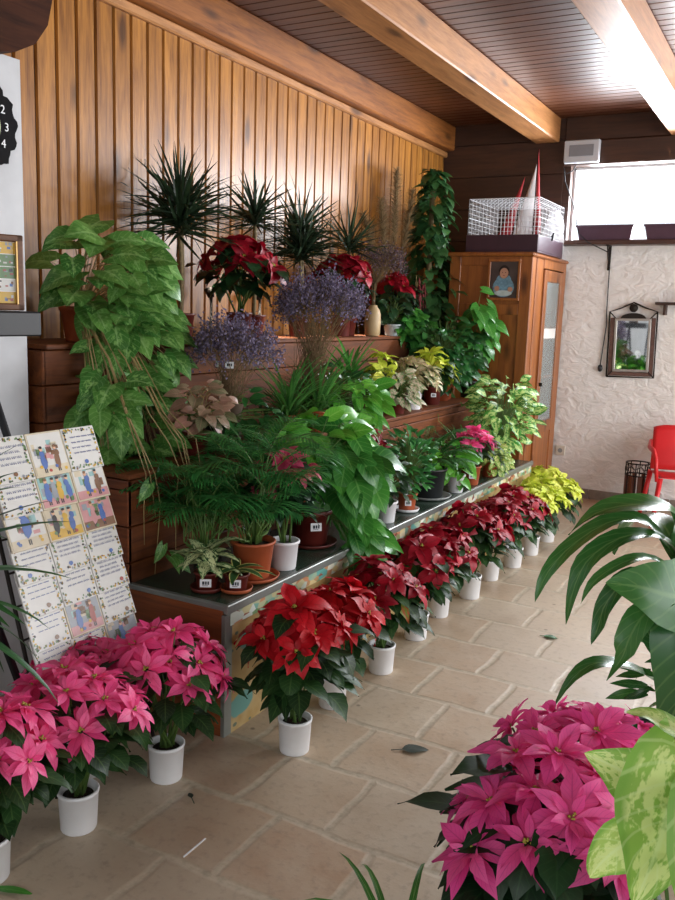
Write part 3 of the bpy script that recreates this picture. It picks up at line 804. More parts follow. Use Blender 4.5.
# pampas grass
t = thing('pampas_grass', (-2.86, 6.0, S3), 'tall dry pampas plumes against the boarded wall left of the climber', 'dried grass')
st, fl = MB(), MB()
for (dx, dy, h) in ((0, 0, 1.22), (.02, .14, 1.1), (-.02, -.28, .85), (.0, -.16, .98)):
    e = Vector((dx*2, dy*1.6, h)); st.tube([(0, 0, .02), (dx, dy*.7, h*.5), e], [.004, .003, .002], 5)
    for i in range(900):
        f = random.random(); p = Vector((dx, dy*.7, h*.5)).lerp(e, .05+.95*f) + Vector((0, 0, 0)); a = U(0, 6.28)
        rr = math.sin(PI*min(1, f*.9+.08))*.05
        fl.leaf(p, dirv(a, U(.5, 1.2)), (0, 0, 1), rr+.06, .005, P_NEEDLE, 3, 1.2, .2)
st.build('stems', M_straw, t); fl.build('plumes', L_pamp, t)
b = MB(); b.lathe([(.06, 0), (.075, .02), (.08, .1), (.06, .2), (.045, .24), (.05, .25), (.044, .25), (.04, .22), (.001, .2)], n=20); b.build('vase', M_darkred, t)

# climber on a pole at the right end
t = thing('climbing_plant', (-2.74, 6.42, 0), 'tall dark green climber on a pole reaching almost to the beam, beside the cabinet', 'potted plant')
add_pot(t, M_blackpot, .13, .16, .28, .02)
b = MB(); b.tube([(0, 0, .2), (0, 0, 1.4), (.0, .0, 2.5)], .022, 8); b.build('moss_pole', M_brownstem, t)
fo, st = MB(), MB()
for k in range(520):
    f = random.random(); z = .9+f*1.75; R = .27*(1-max(0, f-.45)*1.35)+.03+.04*math.sin(f*17); a = U(0, 6.28); q = U(.4, 1)
    p = Vector((R*q*math.cos(a)*.8+.02, R*q*math.sin(a)*.85-.02, z)); L = U(.08, .13)
    fo.leaf(p, dirv(a+U(-.5, .5), U(-.9, .1)), dirv(a, .8), L, L*.75, P_HEART, 6, .7, .2, back=.2)
    if k % 3 == 0: st.tube([(0, 0, z-.03), p], .002, 4)
fo.build('foliage', L_ivy, t); st.build('stems', M_stem, t)

# hanging dark red dried pods next to the climber
t = thing('amaranth', (-2.70, 6.06, S3), 'plant with drooping dark red tassels right of the small red poinsettia', 'potted plant')
add_pot(t, M_darkred, .045, .055, .10)
M_tas = plain('dark_red_tassel', '#6b2326', .8, 0, .3, 60)
st, fo = MB(), MB()
for k in range(8):
    a = U(-2.5, .6); q = U(.05, .11); h = U(.30, .46); pts = [Vector((0, 0, .09)), Vector((q*.4*math.cos(a), q*.4*math.sin(a), h)), Vector((q*math.cos(a), q*math.sin(a), h-.02)), Vector((q*1.2*math.cos(a), q*1.2*math.sin(a), h-.22))]
    st.tube(pts, .002, 4)
    fl = MB(); fl.tube([pts[2].lerp(pts[3], i/12)+Vector((U(-.003, .003), U(-.003, .003), 0)) for i in range(13)], [.004+.006*((i*7) % 3)/2*(1-i/16) for i in range(13)], 7); fl.build('tassel', M_tas, t)
blob(fo, None, (0, 0, .2), (.09, .09, .1), 22, 0, .09, .5, P_OVATE)
st.build('stems', M_vine, t); fo.build('foliage', L_dark, t)

# white pots with dark ivy on the top step
def leafy(name, loc, label, potmat, pot, mat, c, rad, n, L, wr, prof=P_HEART, back=.2, elev=(-.6, .3), group=None, saucer=None, lab=None, stem=M_stem, na=1, cat='potted plant', curv=(.4, 1.), front=None, extra=None, wave=.03, laboff=0):
    t = thing(name, loc, label, cat, group)
    add_pot(t, potmat, *pot, saucer=saucer)
    fo, st = MB(), MB()
    blob(fo, st, c, rad, n, 0, L, wr, prof, back, elev, curv, (0, 0, pot[2]-.01), na=na, front=front, wave=wave)
    if extra: extra(fo, st)
    fo.build('foliage', mat, t); st.build('stems', stem, t)
    if lab: add_label(t, TOCAM+laboff, (pot[0]+pot[1])/2+.004, pot[2]*.5+(.006 if saucer else 0), *lab)
    return t
leafy('ivy', (-2.68, 5.66, S3), 'dark ivy in a pale bluish pot on the top step under the dried mauve flowers', plain('pale_blue_ceramic', '#aeb9bb', .4, 0, .1), (.05, .065, .085), L_dark, (0, 0, .2), (.13, .13, .12), 60, .08, .75)

# dense green fillers at right, middle and top step
leafy('weeping_fig', (-2.40, 5.98, S2), 'bushy dark green plant at the right end of the middle step before the cabinet', M_terra, (.07, .09, .16), L_deep, (.02, .0, .36), (.26, .36, .26), 330, .10, .6, P_OVATE, 0)
leafy('ivy', (-2.72, 6.06-.3, S3+.0), 'trailing green ivy on the top step in front of the climber', M_blackpot, (.05, .06, .09), L_poth, (.08, .12, .06), (.15, .22, .14), 110, .08, .75, P_HEART, .2, (-.9, .1), front=.8)
t = leafy('philodendron', (-2.28, 6.24, S2), 'climbing large-leaved philodendron against the cabinet side below the framed photo', M_blackpot, (.06, .075, .13), L_poth, (.06, -.04, .48), (.12, .14, .34), 44, .16, .68, P_HEART, .25, (-1.1, -.2), na=2, front=.5)

# variegated poinsettia with pale bracts
t = poinsettia('marbled_poinsettia', 'poinsettia with marbled cream and yellow bracts in a white pot on the middle step', 'cream', 'pointed', L_cream, .34, .20, 11, .10, nl=50, leaf=leafmat('greyish_leaf', '#7f9a5c', '#4c6a3a', '#a9b880', .3, .5, .2, varieg='#c9c49a', vamount=.5), leafL=.12)
t.location = (-2.28, 5.18, S2)
py2 = poinsettia('yellow_poinsettia', 'yellow-bracted poinsettia in a dark labelled pot at the edge of the middle step', 'yel2', 'pointed', L_yel, .36, .16, 5, .12, potmat=M_darkred, nl=34, leafL=.12)
py2.location = (-2.30, 5.56, S2); add_label(py2, TOCAM, .062, .07, .036, .026)
py3 = poinsettia('yellow_poinsettia', 'small yellow-bracted poinsettia left of the marbled one on the middle step', 'yel2', 'pointed', L_yel, .36, .10, 3, .10, potmat=M_blackpot, nl=20, leafL=.10)
py3.location = (-2.38, 4.86, S2)
leafy('arrowhead_plant', (-2.26, 4.88, S2), 'pale mottled arrowhead plant left of the marbled poinsettia on the middle step', M_darkred, (.05, .06, .10), leafmat('mottled_pale_leaf', '#8fa872', '#5a7a48', '#c4c8a0', .4, .5, .2, varieg='#c8b49c', vamount=.5), (.02, 0, .16), (.14, .15, .12), 60, .09, .65)
leafy('philodendron', (-2.36, 5.86-.0, S2), 'low leafy plant in a terracotta pot behind the labelled yellow poinsettia', M_terra, (.06, .08, .13), L_deep, (.0, .0, .24), (.18, .24, .16), 110, .10, .6, P_OVATE, 0, lab=(.03, .025))

# strappy green plants on the middle step
def strappy(name, loc, label, mat, n, L, W, potmat=M_terra, pot=(.05, .065, .11), el=(.3, 1.4), cv=(.6, 1.6), h0=0.0, group=None, prof=P_STRAP, cat='potted plant', stemmed=0, saucer=None, lab=None, fold=.3):
    t = thing(name, loc, label, cat, group); add_pot(t, potmat, *pot, saucer=saucer); fo = MB()
    for i in range(n):
        a = i*2.39996+U(-.2, .2)
        fo.leaf((U(-.015, .015), U(-.015, .015), pot[2]-.02+h0+U(-.02, .02)), dirv(a, U(*el)), (0, 0, 1), L*U(.7, 1.1), W*U(.8, 1.2), prof, 9, U(*cv), fold)
    if stemmed:
        st = MB(); st.tube([(0, 0, pot[2]-.02), (.0, 0, pot[2]+h0)], .008, 6); st.build('cane', M_brownstem, t)
    fo.build('foliage', mat, t)
    if lab: add_label(t, TOCAM, (pot[0]+pot[1])/2+.004, pot[2]*.5+(.006 if saucer else 0), *lab)
    return t
strappy('spider_plant', (-2.26, 3.60, S2), 'grassy bright green spider plant between the two purple bunches', L_spider, 90, .42, .015)
strappy('spider_plant', (-2.24, 3.86, S2), 'grassy green spider plant under the larger purple bunch', L_spider, 90, .42, .015)
strappy('dracaena_seedling', (-2.40, 4.50, S2), 'small bright green strap-leaved plant right of the larger purple bunch', L_poth, 34, .30, .026, M_blackpot, h0=.12, el=(.2, 1.4), cv=(.2, 1.0), stemmed=1)
leafy('green_filler_plant', (-2.40, 4.30, S2), 'low bushy green plant behind the pothos on the middle step', M_blackpot, (.05, .06, .10), L_deep, (.04, 0, .18), (.17, .22, .14), 90, .08, .5, P_OVATE, 0)
leafy('green_filler_plant', (-2.34, 3.12, S2), 'low dark leafy plant behind the palm on the middle step', M_blackpot, (.05, .06, .10), L_deep, (.04, .15, .14), (.14, .24, .11), 70, .09, .5, P_OVATE, 0)

# ------------------------------------------------------------------ lower shelf
# small dieffenbachia and small yellow-edged plant
t = thing('dieffenbachia', (-1.885, 2.46, S1), 'small cream-spotted plant in a dark red labelled pot at the left shelf corner', 'potted plant')
add_pot(t, M_darkred, .038, .046, .07, .010, saucer=M_darkred); fo = MB()
for k in range(17):
    a = k*2.4+1; fo.leaf((0, 0, .07+k*.006), dirv(a, U(.1, .9)), (0, 0, 1), U(.13, .20), U(.045, .06), P_LANCE, 8, U(.8, 1.5), .2)
fo.build('foliage', L_dief, t); add_label(t, TOCAM, .047, .042, .042, .030)
t = thing('croton', (-1.79, 2.515, S1), 'small plant with yellow-edged flat leaves in a labelled pot on a brown saucer', 'potted plant')
add_pot(t, M_darkred, .038, .046, .065, .010, saucer=M_terra); fo = MB()
for k in range(9):
    a = k*2.4+.4; fo.leaf((0, 0, .065+k*.003), dirv(a, U(.0, .5)), (0, 0, 1), U(.10, .16), .04, P_STRAP, 7, U(.3, .9), .15)
fo.build('foliage', L_sans, t); add_label(t, TOCAM, .047, .042, .040, .030)

# parlour palms
def frond(fo, st, base, a, el, L, nleaf, ll, cv=1.2, lw=.010):
    pts = []; p = Vector(base); d = dirv(a, el); sd = Vector((-math.sin(a), math.cos(a), 0)); n = sd.cross(d)*-1
    N = 12
    for i in range(N+1):
        pts.append((p.copy(), d.copy())); 
        ang = -cv/N*(.3+1.2*i/N); nn = d.cross(sd)*-1
        d = (Matrix.Rotation(-ang, 3, sd) @ d).normalized(); p += d*L/N
    st.tube([q[0] for q in pts], [.0030*(1-.7*i/N) for i in range(N+1)], 5)
    for k in range(nleaf):
        f = .38+.62*k/(nleaf-1); x = f*N; i = min(N-1, int(x)); q = pts[i][0].lerp(pts[i+1][0], x-i); dd = pts[i][1]
        l = ll*math.sin(PI*(.2+.72*(f-.38)/.62))*U(.9, 1.1)
        for s in (-1, 1):
            v = (dd*.75+sd*s*.8+Vector((0, 0, .12))).normalized(); fo.leaf(q, v, Vector((0, 0, 1)), l, lw, P_LANCE, 5, .9, .2)
def palm(name, loc, label, n, H, L, potmat, pot, saucer=None, spread=1.0, ll=.14, group=None, canes=True, mat=None, elr=(.9, 1.4), cv=(1.2, 2.0)):
    t = thing(name, loc, label, 'potted palm', group); add_pot(t, potmat, *pot, saucer=saucer)
    fo, st, cn = MB(), MB(), MB()
    for k in range(n):
        a = k*2.4; bx, by = U(-.04, .04), U(-.04, .04); h = H*U(.02, 1.0)
        top = Vector((bx*2.0, by*2.0, pot[2]+h)); cn.tube([(bx*.6, by*.6, pot[2]-.02), (bx, by, pot[2]+h*.5), top], .004, 6)
        frond(fo, st, top, a+U(-.3, .3), U(*elr), L*U(.8, 1.15), 15, ll, U(*cv))
    cn.build('canes', M_stem, t); st.build('frond_stalks', M_stem, t); fo.build('foliage', mat or L_palm, t)
    return t
palm('parlour_palm', (-1.83, 2.68, S1), 'feathery parlour palm in a large terracotta pot with saucer on the lower shelf', 34, .26, .33, M_terra, (.065, .085, .15), M_terra, ll=.16)
palm('parlour_palm', (-1.98, 2.58, S1), 'taller palm with clustered green canes behind the two small labelled pots', 26, .22, .34, M_blackpot, (.045, .055, .09), None, ll=.15)
palm('parlour_palm', (-2.02, 2.98, S1), 'dark feathery palm in the shade behind the pink poinsettia on the shelf', 22, .30, .34, M_blackpot, (.05, .06, .11), None, ll=.16)

t = poinsettia('pink_poinsettia', 'salmon pink poinsettia in a white pot on the lower shelf next to the palm', 'salmon', 'pointed', leafmat('salmon_bract', '#e0607c', '#b83c60', '#8c2444', .35, .5, .2), .46, .13, 6, .105, nl=44, leaf=L_dark, leafL=.12, pot=(.05, .06, .12))
t.location = (-1.80, 2.86, S1)

# pothos: cascading
t = thing('pothos', (-1.90, 3.24, S1), 'lush pothos with big glossy leaves spilling over the lower shelf edge', 'potted plant')
add_pot(t, M_darkred, .075, .095, .16, .02, saucer=M_darkred); add_label(t, TOCAM+.25, .092, .10, .05, .036)
fo, st = MB(), MB()
blob(fo, st, (.0, .10, .48), (.17, .26, .14), 60, 0, .13, .70, P_HEART, .22, (-.4, .4), (.4, 1), (0, 0, .15), na=2)
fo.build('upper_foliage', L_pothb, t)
fo = MB()
blob(fo, st, (.05, .16, .30), (.20, .24, .26), 90, 0, .17, .66, P_HEART, .22, (-1.1, -.1), (.3, .9), (0, 0, .15), na=2, front=.6)
blob(fo, st, (.18, .14, .02), (.08, .14, .18), 26, 0, .14, .66, P_HEART, .22, (-1.2, -.2), (.3, .9), (.05, 0, .15), na=2, front=1)
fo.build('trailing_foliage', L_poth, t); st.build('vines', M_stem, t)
leafy('pothos', (-2.30, 4.22, S2), 'bright green leafy pothos at the edge of the middle step above the big glossy one', M_blackpot, (.055, .07, .12), L_pothb, (.10, -.02, .12), (.16, .24, .16), 70, .11, .66, P_HEART, .22, (-.9, .2), na=2, front=.6, lab=(.03, .03))

leafy('dark_foliage_plant', (-1.80, 3.82, S1), 'small dark leafy plant in a white pot on the lower shelf right of the pothos', M_whitepot, (.045, .055, .11), L_dark, (0, 0, .22), (.11, .12, .12), 80, .07, .5, P_OVATE, 0)
t = leafy('crested_fern', (-1.81, 4.10, S1), 'fine dark green plant in a small terracotta labelled pot left of the black pot', M_terra, (.042, .052, .095), L_palm, (0, 0, .26), (.12, .13, .18), 240, .06, .34, P_LANCE, 0, (-.2, .8), saucer=M_whitepot, lab=(.034, .028))
t2 = poinsettia('red_poinsettia', 'small red-topped poinsettia in front of the middle step riser above the shelf labels', 'dred3', 'lobed', L_dred, .44, .13, 5, .095, potmat=M_blackpot, nl=26, leaf=L_dark, leafL=.10)
t2.location = (-2.03, 4.06, S1)
# fern + pothos in the black pot
def fern_extra(fo, st): pass
t = thing('fern', (-1.86, 4.50, S1), 'bright ferny plant in the big black pot on the lower shelf', 'potted plant')
add_pot(t, M_blackpot, .085, .105, .17, .015, saucer=M_greypot); add_label(t, TOCAM-.5, .10, .10, .03, .03)
fo, st = MB(), MB()
for k in range(36): frond(fo, st, (U(-.03, .03), U(-.03, .03), .16), k*2.4, U(.6, 1.4), U(.30, .42), 18, .06, U(1.0, 1.8), .014)
fo.build('fern_fronds', L_fern, t); st.build('stems', M_stem, t)
fo = MB(); blob(fo, None, (.06, .10, .22), (.10, .14, .12), 40, 0, .08, .7, P_HEART, .22, (-.8, .2), na=2); fo.build('heart_leaves', L_pothb, t)
leafy('pothos', (-1.775, 4.73, S1), 'small pothos trailing over a white pot between the black pot and the terracotta pot', M_whitepot, (.042, .052, .11), L_pothb, (.0, .02, .17), (.10, .10, .10), 34, .085, .66, P_HEART, .22, (-1.1, .0), na=2)
t = poinsettia('pink_poinsettia', 'bright pink poinsettia in a terracotta labelled pot towards the far end of the shelf', 'pink2', 'pointed', L_pink, .34, .16, 8, .085, potmat=M_terra, nl=40, leafL=.10, pot=(.05, .062, .12))
t.location = (-1.79, 5.02, S1); add_label(t, TOCAM, .060, .062, .042, .032)
strappy('spider_plant', (-1.98, 5.35, S1), 'grassy spider plant behind the pink poinsettia near the cabinet', L_spider, 80, .36, .014, M_blackpot)
leafy('variegated_schefflera', (-1.84, 5.74, S1), 'tall variegated bush in a grey pot at the right end of the shelf', M_greypot, (.065, .08, .14), L_var, (.0, .02, .38), (.22, .26, .27), 210, .12, .55, P_OVATE, 0, (-.5, .5))
leafy('variegated_ivy', (-1.78, 5.36, S1), 'small yellow-green variegated ivy spilling from its pot beside the grey pot', M_terra, (.045, .055, .10), leafmat('lime_ivy', '#8fb848', '#5f8f34', None, 0, .4, .25, varieg='#d8dc90', vamount=.4), (.02, .04, .12), (.12, .14, .10), 110, .05, .8, P_HEART, .2, (-.9, .1))

# ------------------------------------------------------------------ foreground plants at the right
t = thing('dragon_tree', (-.26, 2.74, 0), 'broad-leaved plant with long drooping glossy leaves at the right edge, behind the magenta poinsettias', 'potted plant')
add_pot(t, M_blackpot, .12, .15, .26, .02)
fo, cn = MB(), MB()
cn.tube([(0, 0, .22), (.01, .0, .55), (0, 0, .80)], [.022, .020, .016], 10)
cc = Vector((0, 0, .79))
RT = Vector((-.877, -.481, 0)); DP = Vector((.481, -.877, 0))   # to the aisle / towards the visitor
def dp(*q): return [cc+RT*(a*1.12+.02)+Vector((0, 0, 1))*z+DP*d for a, z, d in q]
UP = Vector((.1, -.2, 1))
for pts, W in (
    (((0, .02, .0), (.10, .15, .0), (.20, .155, .0), (.31, .08, .02), (.375, -.01, .03), (.40, -.10, .03)), .070),
    (((0, .03, .05), (.08, .12, .05), (.18, .125, .06), (.27, .06, .07), (.31, -.03, .08), (.325, -.15, .08)), .072),
    (((0, .0, .08), (.12, .07, .10), (.20, .06, .12), (.27, .0, .12), (.30, -.07, .12)), .045),
    (((.02, -.02, .10), (.14, .03, .14), (.20, .02, .16), (.25, -.05, .17), (.26, -.12, .16), (.275, -.18, .16)), .065),
    (((0, -.04, .12), (.10, -.03, .18), (.16, -.07, .2), (.19, -.14, .2), (.205, -.20, .2), (.24, -.27, .2)), .080),
    (((0, .02, -.05), (.02, .17, -.05), (.10, .20, -.05), (.22, .17, -.06), (.30, .09, -.07)), .10),
    (((0, .02, 0), (-.06, .16, .02), (-.10, .16, .1), (-.12, .06, .2)), .12),
    (((0, .02, 0), (-.12, .12, 0), (-.25, .08, 0), (-.36, -.08, 0)), .11),
    (((0, .02, 0), (-.10, .10, -.1), (-.2, .05, -.25), (-.25, -.1, -.35)), .10),
    (((0, .02, 0), (.02, .12, -.12), (.06, .10, -.26), (.08, -.05, -.36)), .10),
    (((0, -.40, .0), (.07, -.33, .03), (.16, -.28, .06), (.24, -.27, .08), (.30, -.32, .09), (.345, -.42, .09)), .055)):
    fo.leafpath(dp(*pts), W*1.25, P_LANCE, UP, wave=.05)
fo.leafpath(dp((.0, -.02, .14), (.09, -.01, .20), (.18, .02, .22), (.27, .03, .22)), .22, P_HEART, DP+Vector((0, 0, .5)), back=.1)
fo.leafpath(dp((.02, -.05, .14), (.03, -.16, .2), (.05, -.30, .22), (.09, -.46, .2)), .27, P_HEART, DP+Vector((0, 0, .3)), back=.1)
fo.leafpath(dp((.0, -.30, .05), (.06, -.22, .08), (.10, -.17, .08), (.12, -.12, .08)), .07, P_LANCE, DP)
fo.leafpath(dp((-.05, -.10, .10), (-.10, -.2, .16), (-.12, -.3, .2), (-.12, -.42, .2)), .22, P_HEART, DP+Vector((-.3, 0, .3)), back=.1)
blob(fo, None, (0, 0, .42), (.14, .14, .16), 60, 0, .11, .3, P_LANCE, 0)
cn.build('cane', M_brownstem, t); fo.build('foliage', L_big, t)

t = thing('pale_syngonium', (-.02, 1.22, 0), 'pale lime arrowhead plant at the bottom right corner, very close to the camera', 'potted plant')
add_pot(t, M_whitepot, .09, .12, .20, .015)
fo, st = MB(), MB()
FC = Vector((.45, -.80, .45))
for pts, W, nn in (
    (((-.075, .0, .935), (-.085, -.03, .88), (-.095, -.05, .82), (-.115, -.06, .735)), .17, FC),
    (((-.105, -.01, .885), (-.14, -.02, .905), (-.17, -.02, .915), (-.208, -.02, .922)), .085, FC),
    (((-.11, -.03, .83), (-.14, -.04, .81), (-.165, -.05, .78), (-.18, -.05, .75)), .08, FC),
    (((-.06, .02, .965), (-.10, .0, .985), (-.13, -.01, 1.0), (-.155, -.02, 1.0)), .045, Vector((0, -.3, 1))),
    (((-.03, .0, .90), (-.02, -.06, .84), (-.01, -.10, .78), (.0, -.13, .70)), .15, FC),
    (((.0, .05, .98), (.06, .0, 1.0), (.12, -.04, .97), (.18, -.08, .92)), .14, Vector((0, -.3, 1))),
    (((.02, .1, .9), (.08, .14, .9), (.14, .18, .86), (.18, .22, .8)), .14, Vector((0, 0, 1))),
    (((.02, -.05, .75), (.06, -.12, .74), (.10, -.17, .70), (.13, -.22, .64)), .14, FC),
    (((.0, .08, .7), (.04, .15, .7), (.08, .2, .66), (.1, .24, .6)), .13, Vector((0, 0, 1))),
    (((-.02, -.03, .62), (-.05, -.09, .60), (-.08, -.13, .55), (-.1, -.16, .48)), .13, FC)):
    fo.leafpath(pts, W, P_HEART, nn, na=3, back=.30, wave=.03)
    x, y, z = pts[0]; st.tube([(U(-.02, .02), U(-.02, .02), .18), (x*.4, y*.4, z*.6), (x, y, z)], .003, 6)
fo.build('foliage', L_synpale, t); st.build('stems', M_stem, t)

strappy('spider_plant', (-.62, 1.52, 0), 'strap-leaved plant at the bottom edge of the photo, beside the foreground magenta poinsettia', L_spider, 26, .34, .018, M_blackpot, (.05, .06, .09), el=(.9, 1.4), cv=(1.4, 2.2))
# palm at the left edge
t = thing('yucca', (-1.90, 1.25, 0), 'dark strap-leaved plant at the left edge in front of the tile rack', 'potted plant')
add_pot(t, M_blackpot, .10, .13, .22, .02); fo, cn = MB(), MB(); cn.tube([(0, 0, .2), (0, 0, .86)], .018, 8)
for i in range(54):
    a = i*2.39996; fo.leaf((0, 0, .86+U(-.08, .03)), dirv(a, 1.3-1.7*i/54+U(-.1, .1)), (0, 0, 1), U(.36, .48), U(.03, .042), P_STRAP, 9, U(.4, 1.0), .25)
cn.build('cane', M_brownstem, t); fo.build('foliage', L_deep, t)

# ------------------------------------------------------------------ ceramic tile rack
pT = Vector((-2.209, 2.20, 1.118)); pB = Vector((-2.004, 2.20, .401))
dn = (pB-pT).normalized(); yv = Vector((0, -1, 0)); nv = yv.cross(dn).normalized()
if nv.x < 0: nv = -nv
TW = .152; TH = .098*1.0
rowlen = (pB-pT).length/7
t = thing('tile_rack', (0, 0, 0), 'dark metal easel rack leaning at the end of the stand, holding painted tiles', 'rack')
b = MB()
bot = pT+dn*(1.118/abs(dn.z)-.0)
for k in (0.02, 1.5, 2.98):
    o_ = yv*(TW*k); b.tube([pT+o_-nv*.022, bot+o_-nv*.022+dn*-.02], .007, 6)
for k in range(11): 
    z = pT+dn*(rowlen*(k+.97)); 
    b.tube([z-nv*.020, z+yv*TW*3-nv*.020], .004, 5)
b.build('rack_frame', M_iron, t)
# tile artwork helpers
TC = {n: plain('tile_'+n, c, .25, 0, v, 25) for n, c, v in (('white', '#cfcec9', .03), ('cream', '#c9bda3', .1), ('ink', '#5a648c', 0), ('yellow', '#c9a23a', .1), ('green', '#5f7d50', .1), ('blue', '#4a6aa8', .1), ('red', '#a0443c', .1), ('pink', '#c58f90', .1), ('brown', '#7d5a40', .1), ('grey', '#8e949c', .1), ('skin', '#d8a888', 0), ('teal', '#8fb5b4', .1), ('dark', '#2c2a2c', 0))}
TN = list(TC); TM = list(TC.values()); TI = {n: i for i, n in enumerate(TN)}
def tile(mb_style, x, y, seed, label, wd=TW, hg=.150):
    """x: column from the right, y: row"""
    rs = random.getstate(); random.seed(seed)
    b = MB()
    # local frame: u to the viewer's right (+Y), v up the rack, w outwards
    def q(u0, v0, u1, v1, c, h=.0, ang=0):
        cx, cy = (u0+u1)/2, (v0+v1)/2; M = Matrix.Translation((cx, cy, 0)) @ Matrix.Rotation(ang, 4, 'Z') @ Matrix.Translation((-cx, -cy, 0))
        b.box((u0, v0, .0065+h), (u1, v1, .0072+h), TI[c], M=M)
    def blobp(cx, cy, rx, ry, c, h=.0, n=10, a0=0):
        z = .0074+h; i = [b.addv((cx+rx*math.cos(2*PI*k/n+a0)*U(.85, 1.1), cy+ry*math.sin(2*PI*k/n+a0)*U(.85, 1.1), z)) for k in range(n)]; b.face(i, TI[c])
    W2, H2 = wd*.985, hg
    b.box((0, 0, 0), (W2, H2, .0065), TI['white'] if mb_style == 'text' else TI['cream'], ch=.0015)
    if mb_style == 'text':
        for k in range(104):
            s = k % 4; f = U(0.04, .96)
            u_, v_ = ((f*W2, U(.006, .017)) if s == 0 else (f*W2, H2-U(.006, .017)) if s == 1 else (U(.006, .016), f*H2) if s == 2 else (W2-U(.006, .016), f*H2))
            blobp(u_, v_, U(.0025, .0055), U(.0025, .0055), random.choice(['yellow', 'yellow', 'brown', 'green', 'green', 'dark', 'grey']), n=6)
        nl = random.choice([4, 5]); 
        for k in range(nl):
            v_ = H2-.036-k*(.074/nl)-.0; u_ = U(.026, .034)
            z = .0076
            while u_ < W2-.034:
                wl = U(.012, .028); p = []
                n = max(4, int(wl/.0022))
                up_ = [(u_+wl*i/n, v_+.0022*math.sin(i*2.1+seed)+(.003 if i % 3 == 0 else 0)) for i in range(n+1)]
                for i in range(n):
                    a_, c_ = up_[i], up_[i+1]; ii = [b.addv((a_[0], a_[1], z)), b.addv((c_[0], c_[1], z)), b.addv((c_[0], c_[1]+.0030, z)), b.addv((a_[0], a_[1]+.0030, z))]; b.face(ii, TI['ink'])
                u_ += wl+.004
        blobp(U(.03, W2-.03), .026, .009, .008, random.choice(['red', 'blue', 'brown']), .0004)
    else:
        bgc = {'office': 'grey', 'girls': 'teal', 'room': 'white', 'couple': 'cream', 'kitchen': 'white', 'desk': 'white', 'sofa': 'grey', 'people': 'pink'}[mb_style]
        q(.006, .006, W2-.006, H2-.006, bgc); q(.006, .006, W2-.006, .035, random.choice(['yellow', 'brown', 'cream', 'pink']), .0003)
        for k in range(16):
            u_ = U(.01, W2-.04); v_ = U(.04, H2-.04); q(u_, v_, u_+U(.012, .03), v_+U(.012, .03), random.choice(['brown', 'cream', 'green', 'teal', 'grey', 'pink']), .0002)
        people = {'office': 2, 'girls': 4, 'room': 2, 'couple': 3, 'kitchen': 2, 'desk': 1, 'sofa': 1, 'people': 2}[mb_style]
        cl = {'girls': ['blue', 'grey', 'yellow', 'blue'], 'desk': ['blue'], 'office': ['blue', 'red'], 'couple': ['dark', 'yellow', 'blue'], 'people': ['pink', 'blue']}.get(mb_style, ['blue', 'brown', 'red'])
        for k in range(people):
            u_ = W2*(k+1)/(people+1)+U(-.008, .008); s = 1.5 if mb_style == 'desk' else 1.0
            c = cl[k % len(cl)]
            blobp(u_, .048*s, .013*s, .026*s, c, .0006); blobp(u_+U(-.006, .006), .075*s, .011*s, .012*s, c, .0008); blobp(u_, .093*s, .007*s, .008*s, 'skin', .001); blobp(u_, .098*s, .0075*s, .005*s, random.choice(['dark', 'brown']), .0012)
            q(u_-.006, .012, u_-.001, .03, 'dark', .0005); q(u_+.001, .012, u_+.006, .03, 'dark', .0005)
        for k in range(4): blobp(U(.015, W2-.015), U(.015, .035), .007, .006, random.choice(['red', 'yellow', 'green', 'blue']), .0007)
    random.setstate(rs)
    o = b.build('ceramic_tile', TM); tag(o, label, 'tile', 'painted ceramic tiles on the rack')
    # slightly tipped forward so each row overlaps the one below
    ori = pT+yv*(wd*(x+1)) + dn*(rowlen*y+hg)
    v = (-dn*math.cos(.085) + nv*-math.sin(.085)*1).normalized(); v = -dn; uvec = -yv; n3 = uvec.cross(v)
    R = Matrix((uvec, v, n3)).transposed()
    tip = Matrix.Rotation(-.10, 3, 'X')
    R = R @ tip
    o.matrix_world = Matrix.Translation(ori+n3*(.004+.019)) @ R.to_4x4()
    return o
cn_ = ['right', 'middle', 'left']
rn_ = ['top', 'second', 'third', 'fourth', 'fifth', 'sixth', 'seventh', 'eighth', 'ninth']
pat = [['text', 'kitchen', 'text'], ['room', 'girls', 'text'], ['people', 'couple', 'desk'], ['text', 'text', 'text'], ['text', 'text', 'text'], ['text', 'office', 'text'], ['sofa', 'text', 'text'], ['sofa', 'text', 'sofa'], ['text', 'text', 'text']]
desc = {'text': 'white tile lettered inside a flower border', 'kitchen': 'painted tile of a kitchen scene with pots', 'room': 'painted tile of a blue-green reclining scene', 'girls': 'painted tile of figures in blue and yellow', 'people': 'pink painted tile with two figures', 'couple': 'painted tile of black, yellow and blue figures', 'desk': 'painted tile of a man in blue', 'office': 'painted tile of a grey room with figures', 'sofa': 'painted grey tile of an indoor scene'}
for r_ in range(9):
    for c_ in range(3):
        tile(pat[r_][c_], c_, r_, 100+r_*7+c_, '%s, %s row, %s column of the rack' % (desc[pat[r_][c_]], rn_[r_], cn_[c_]))

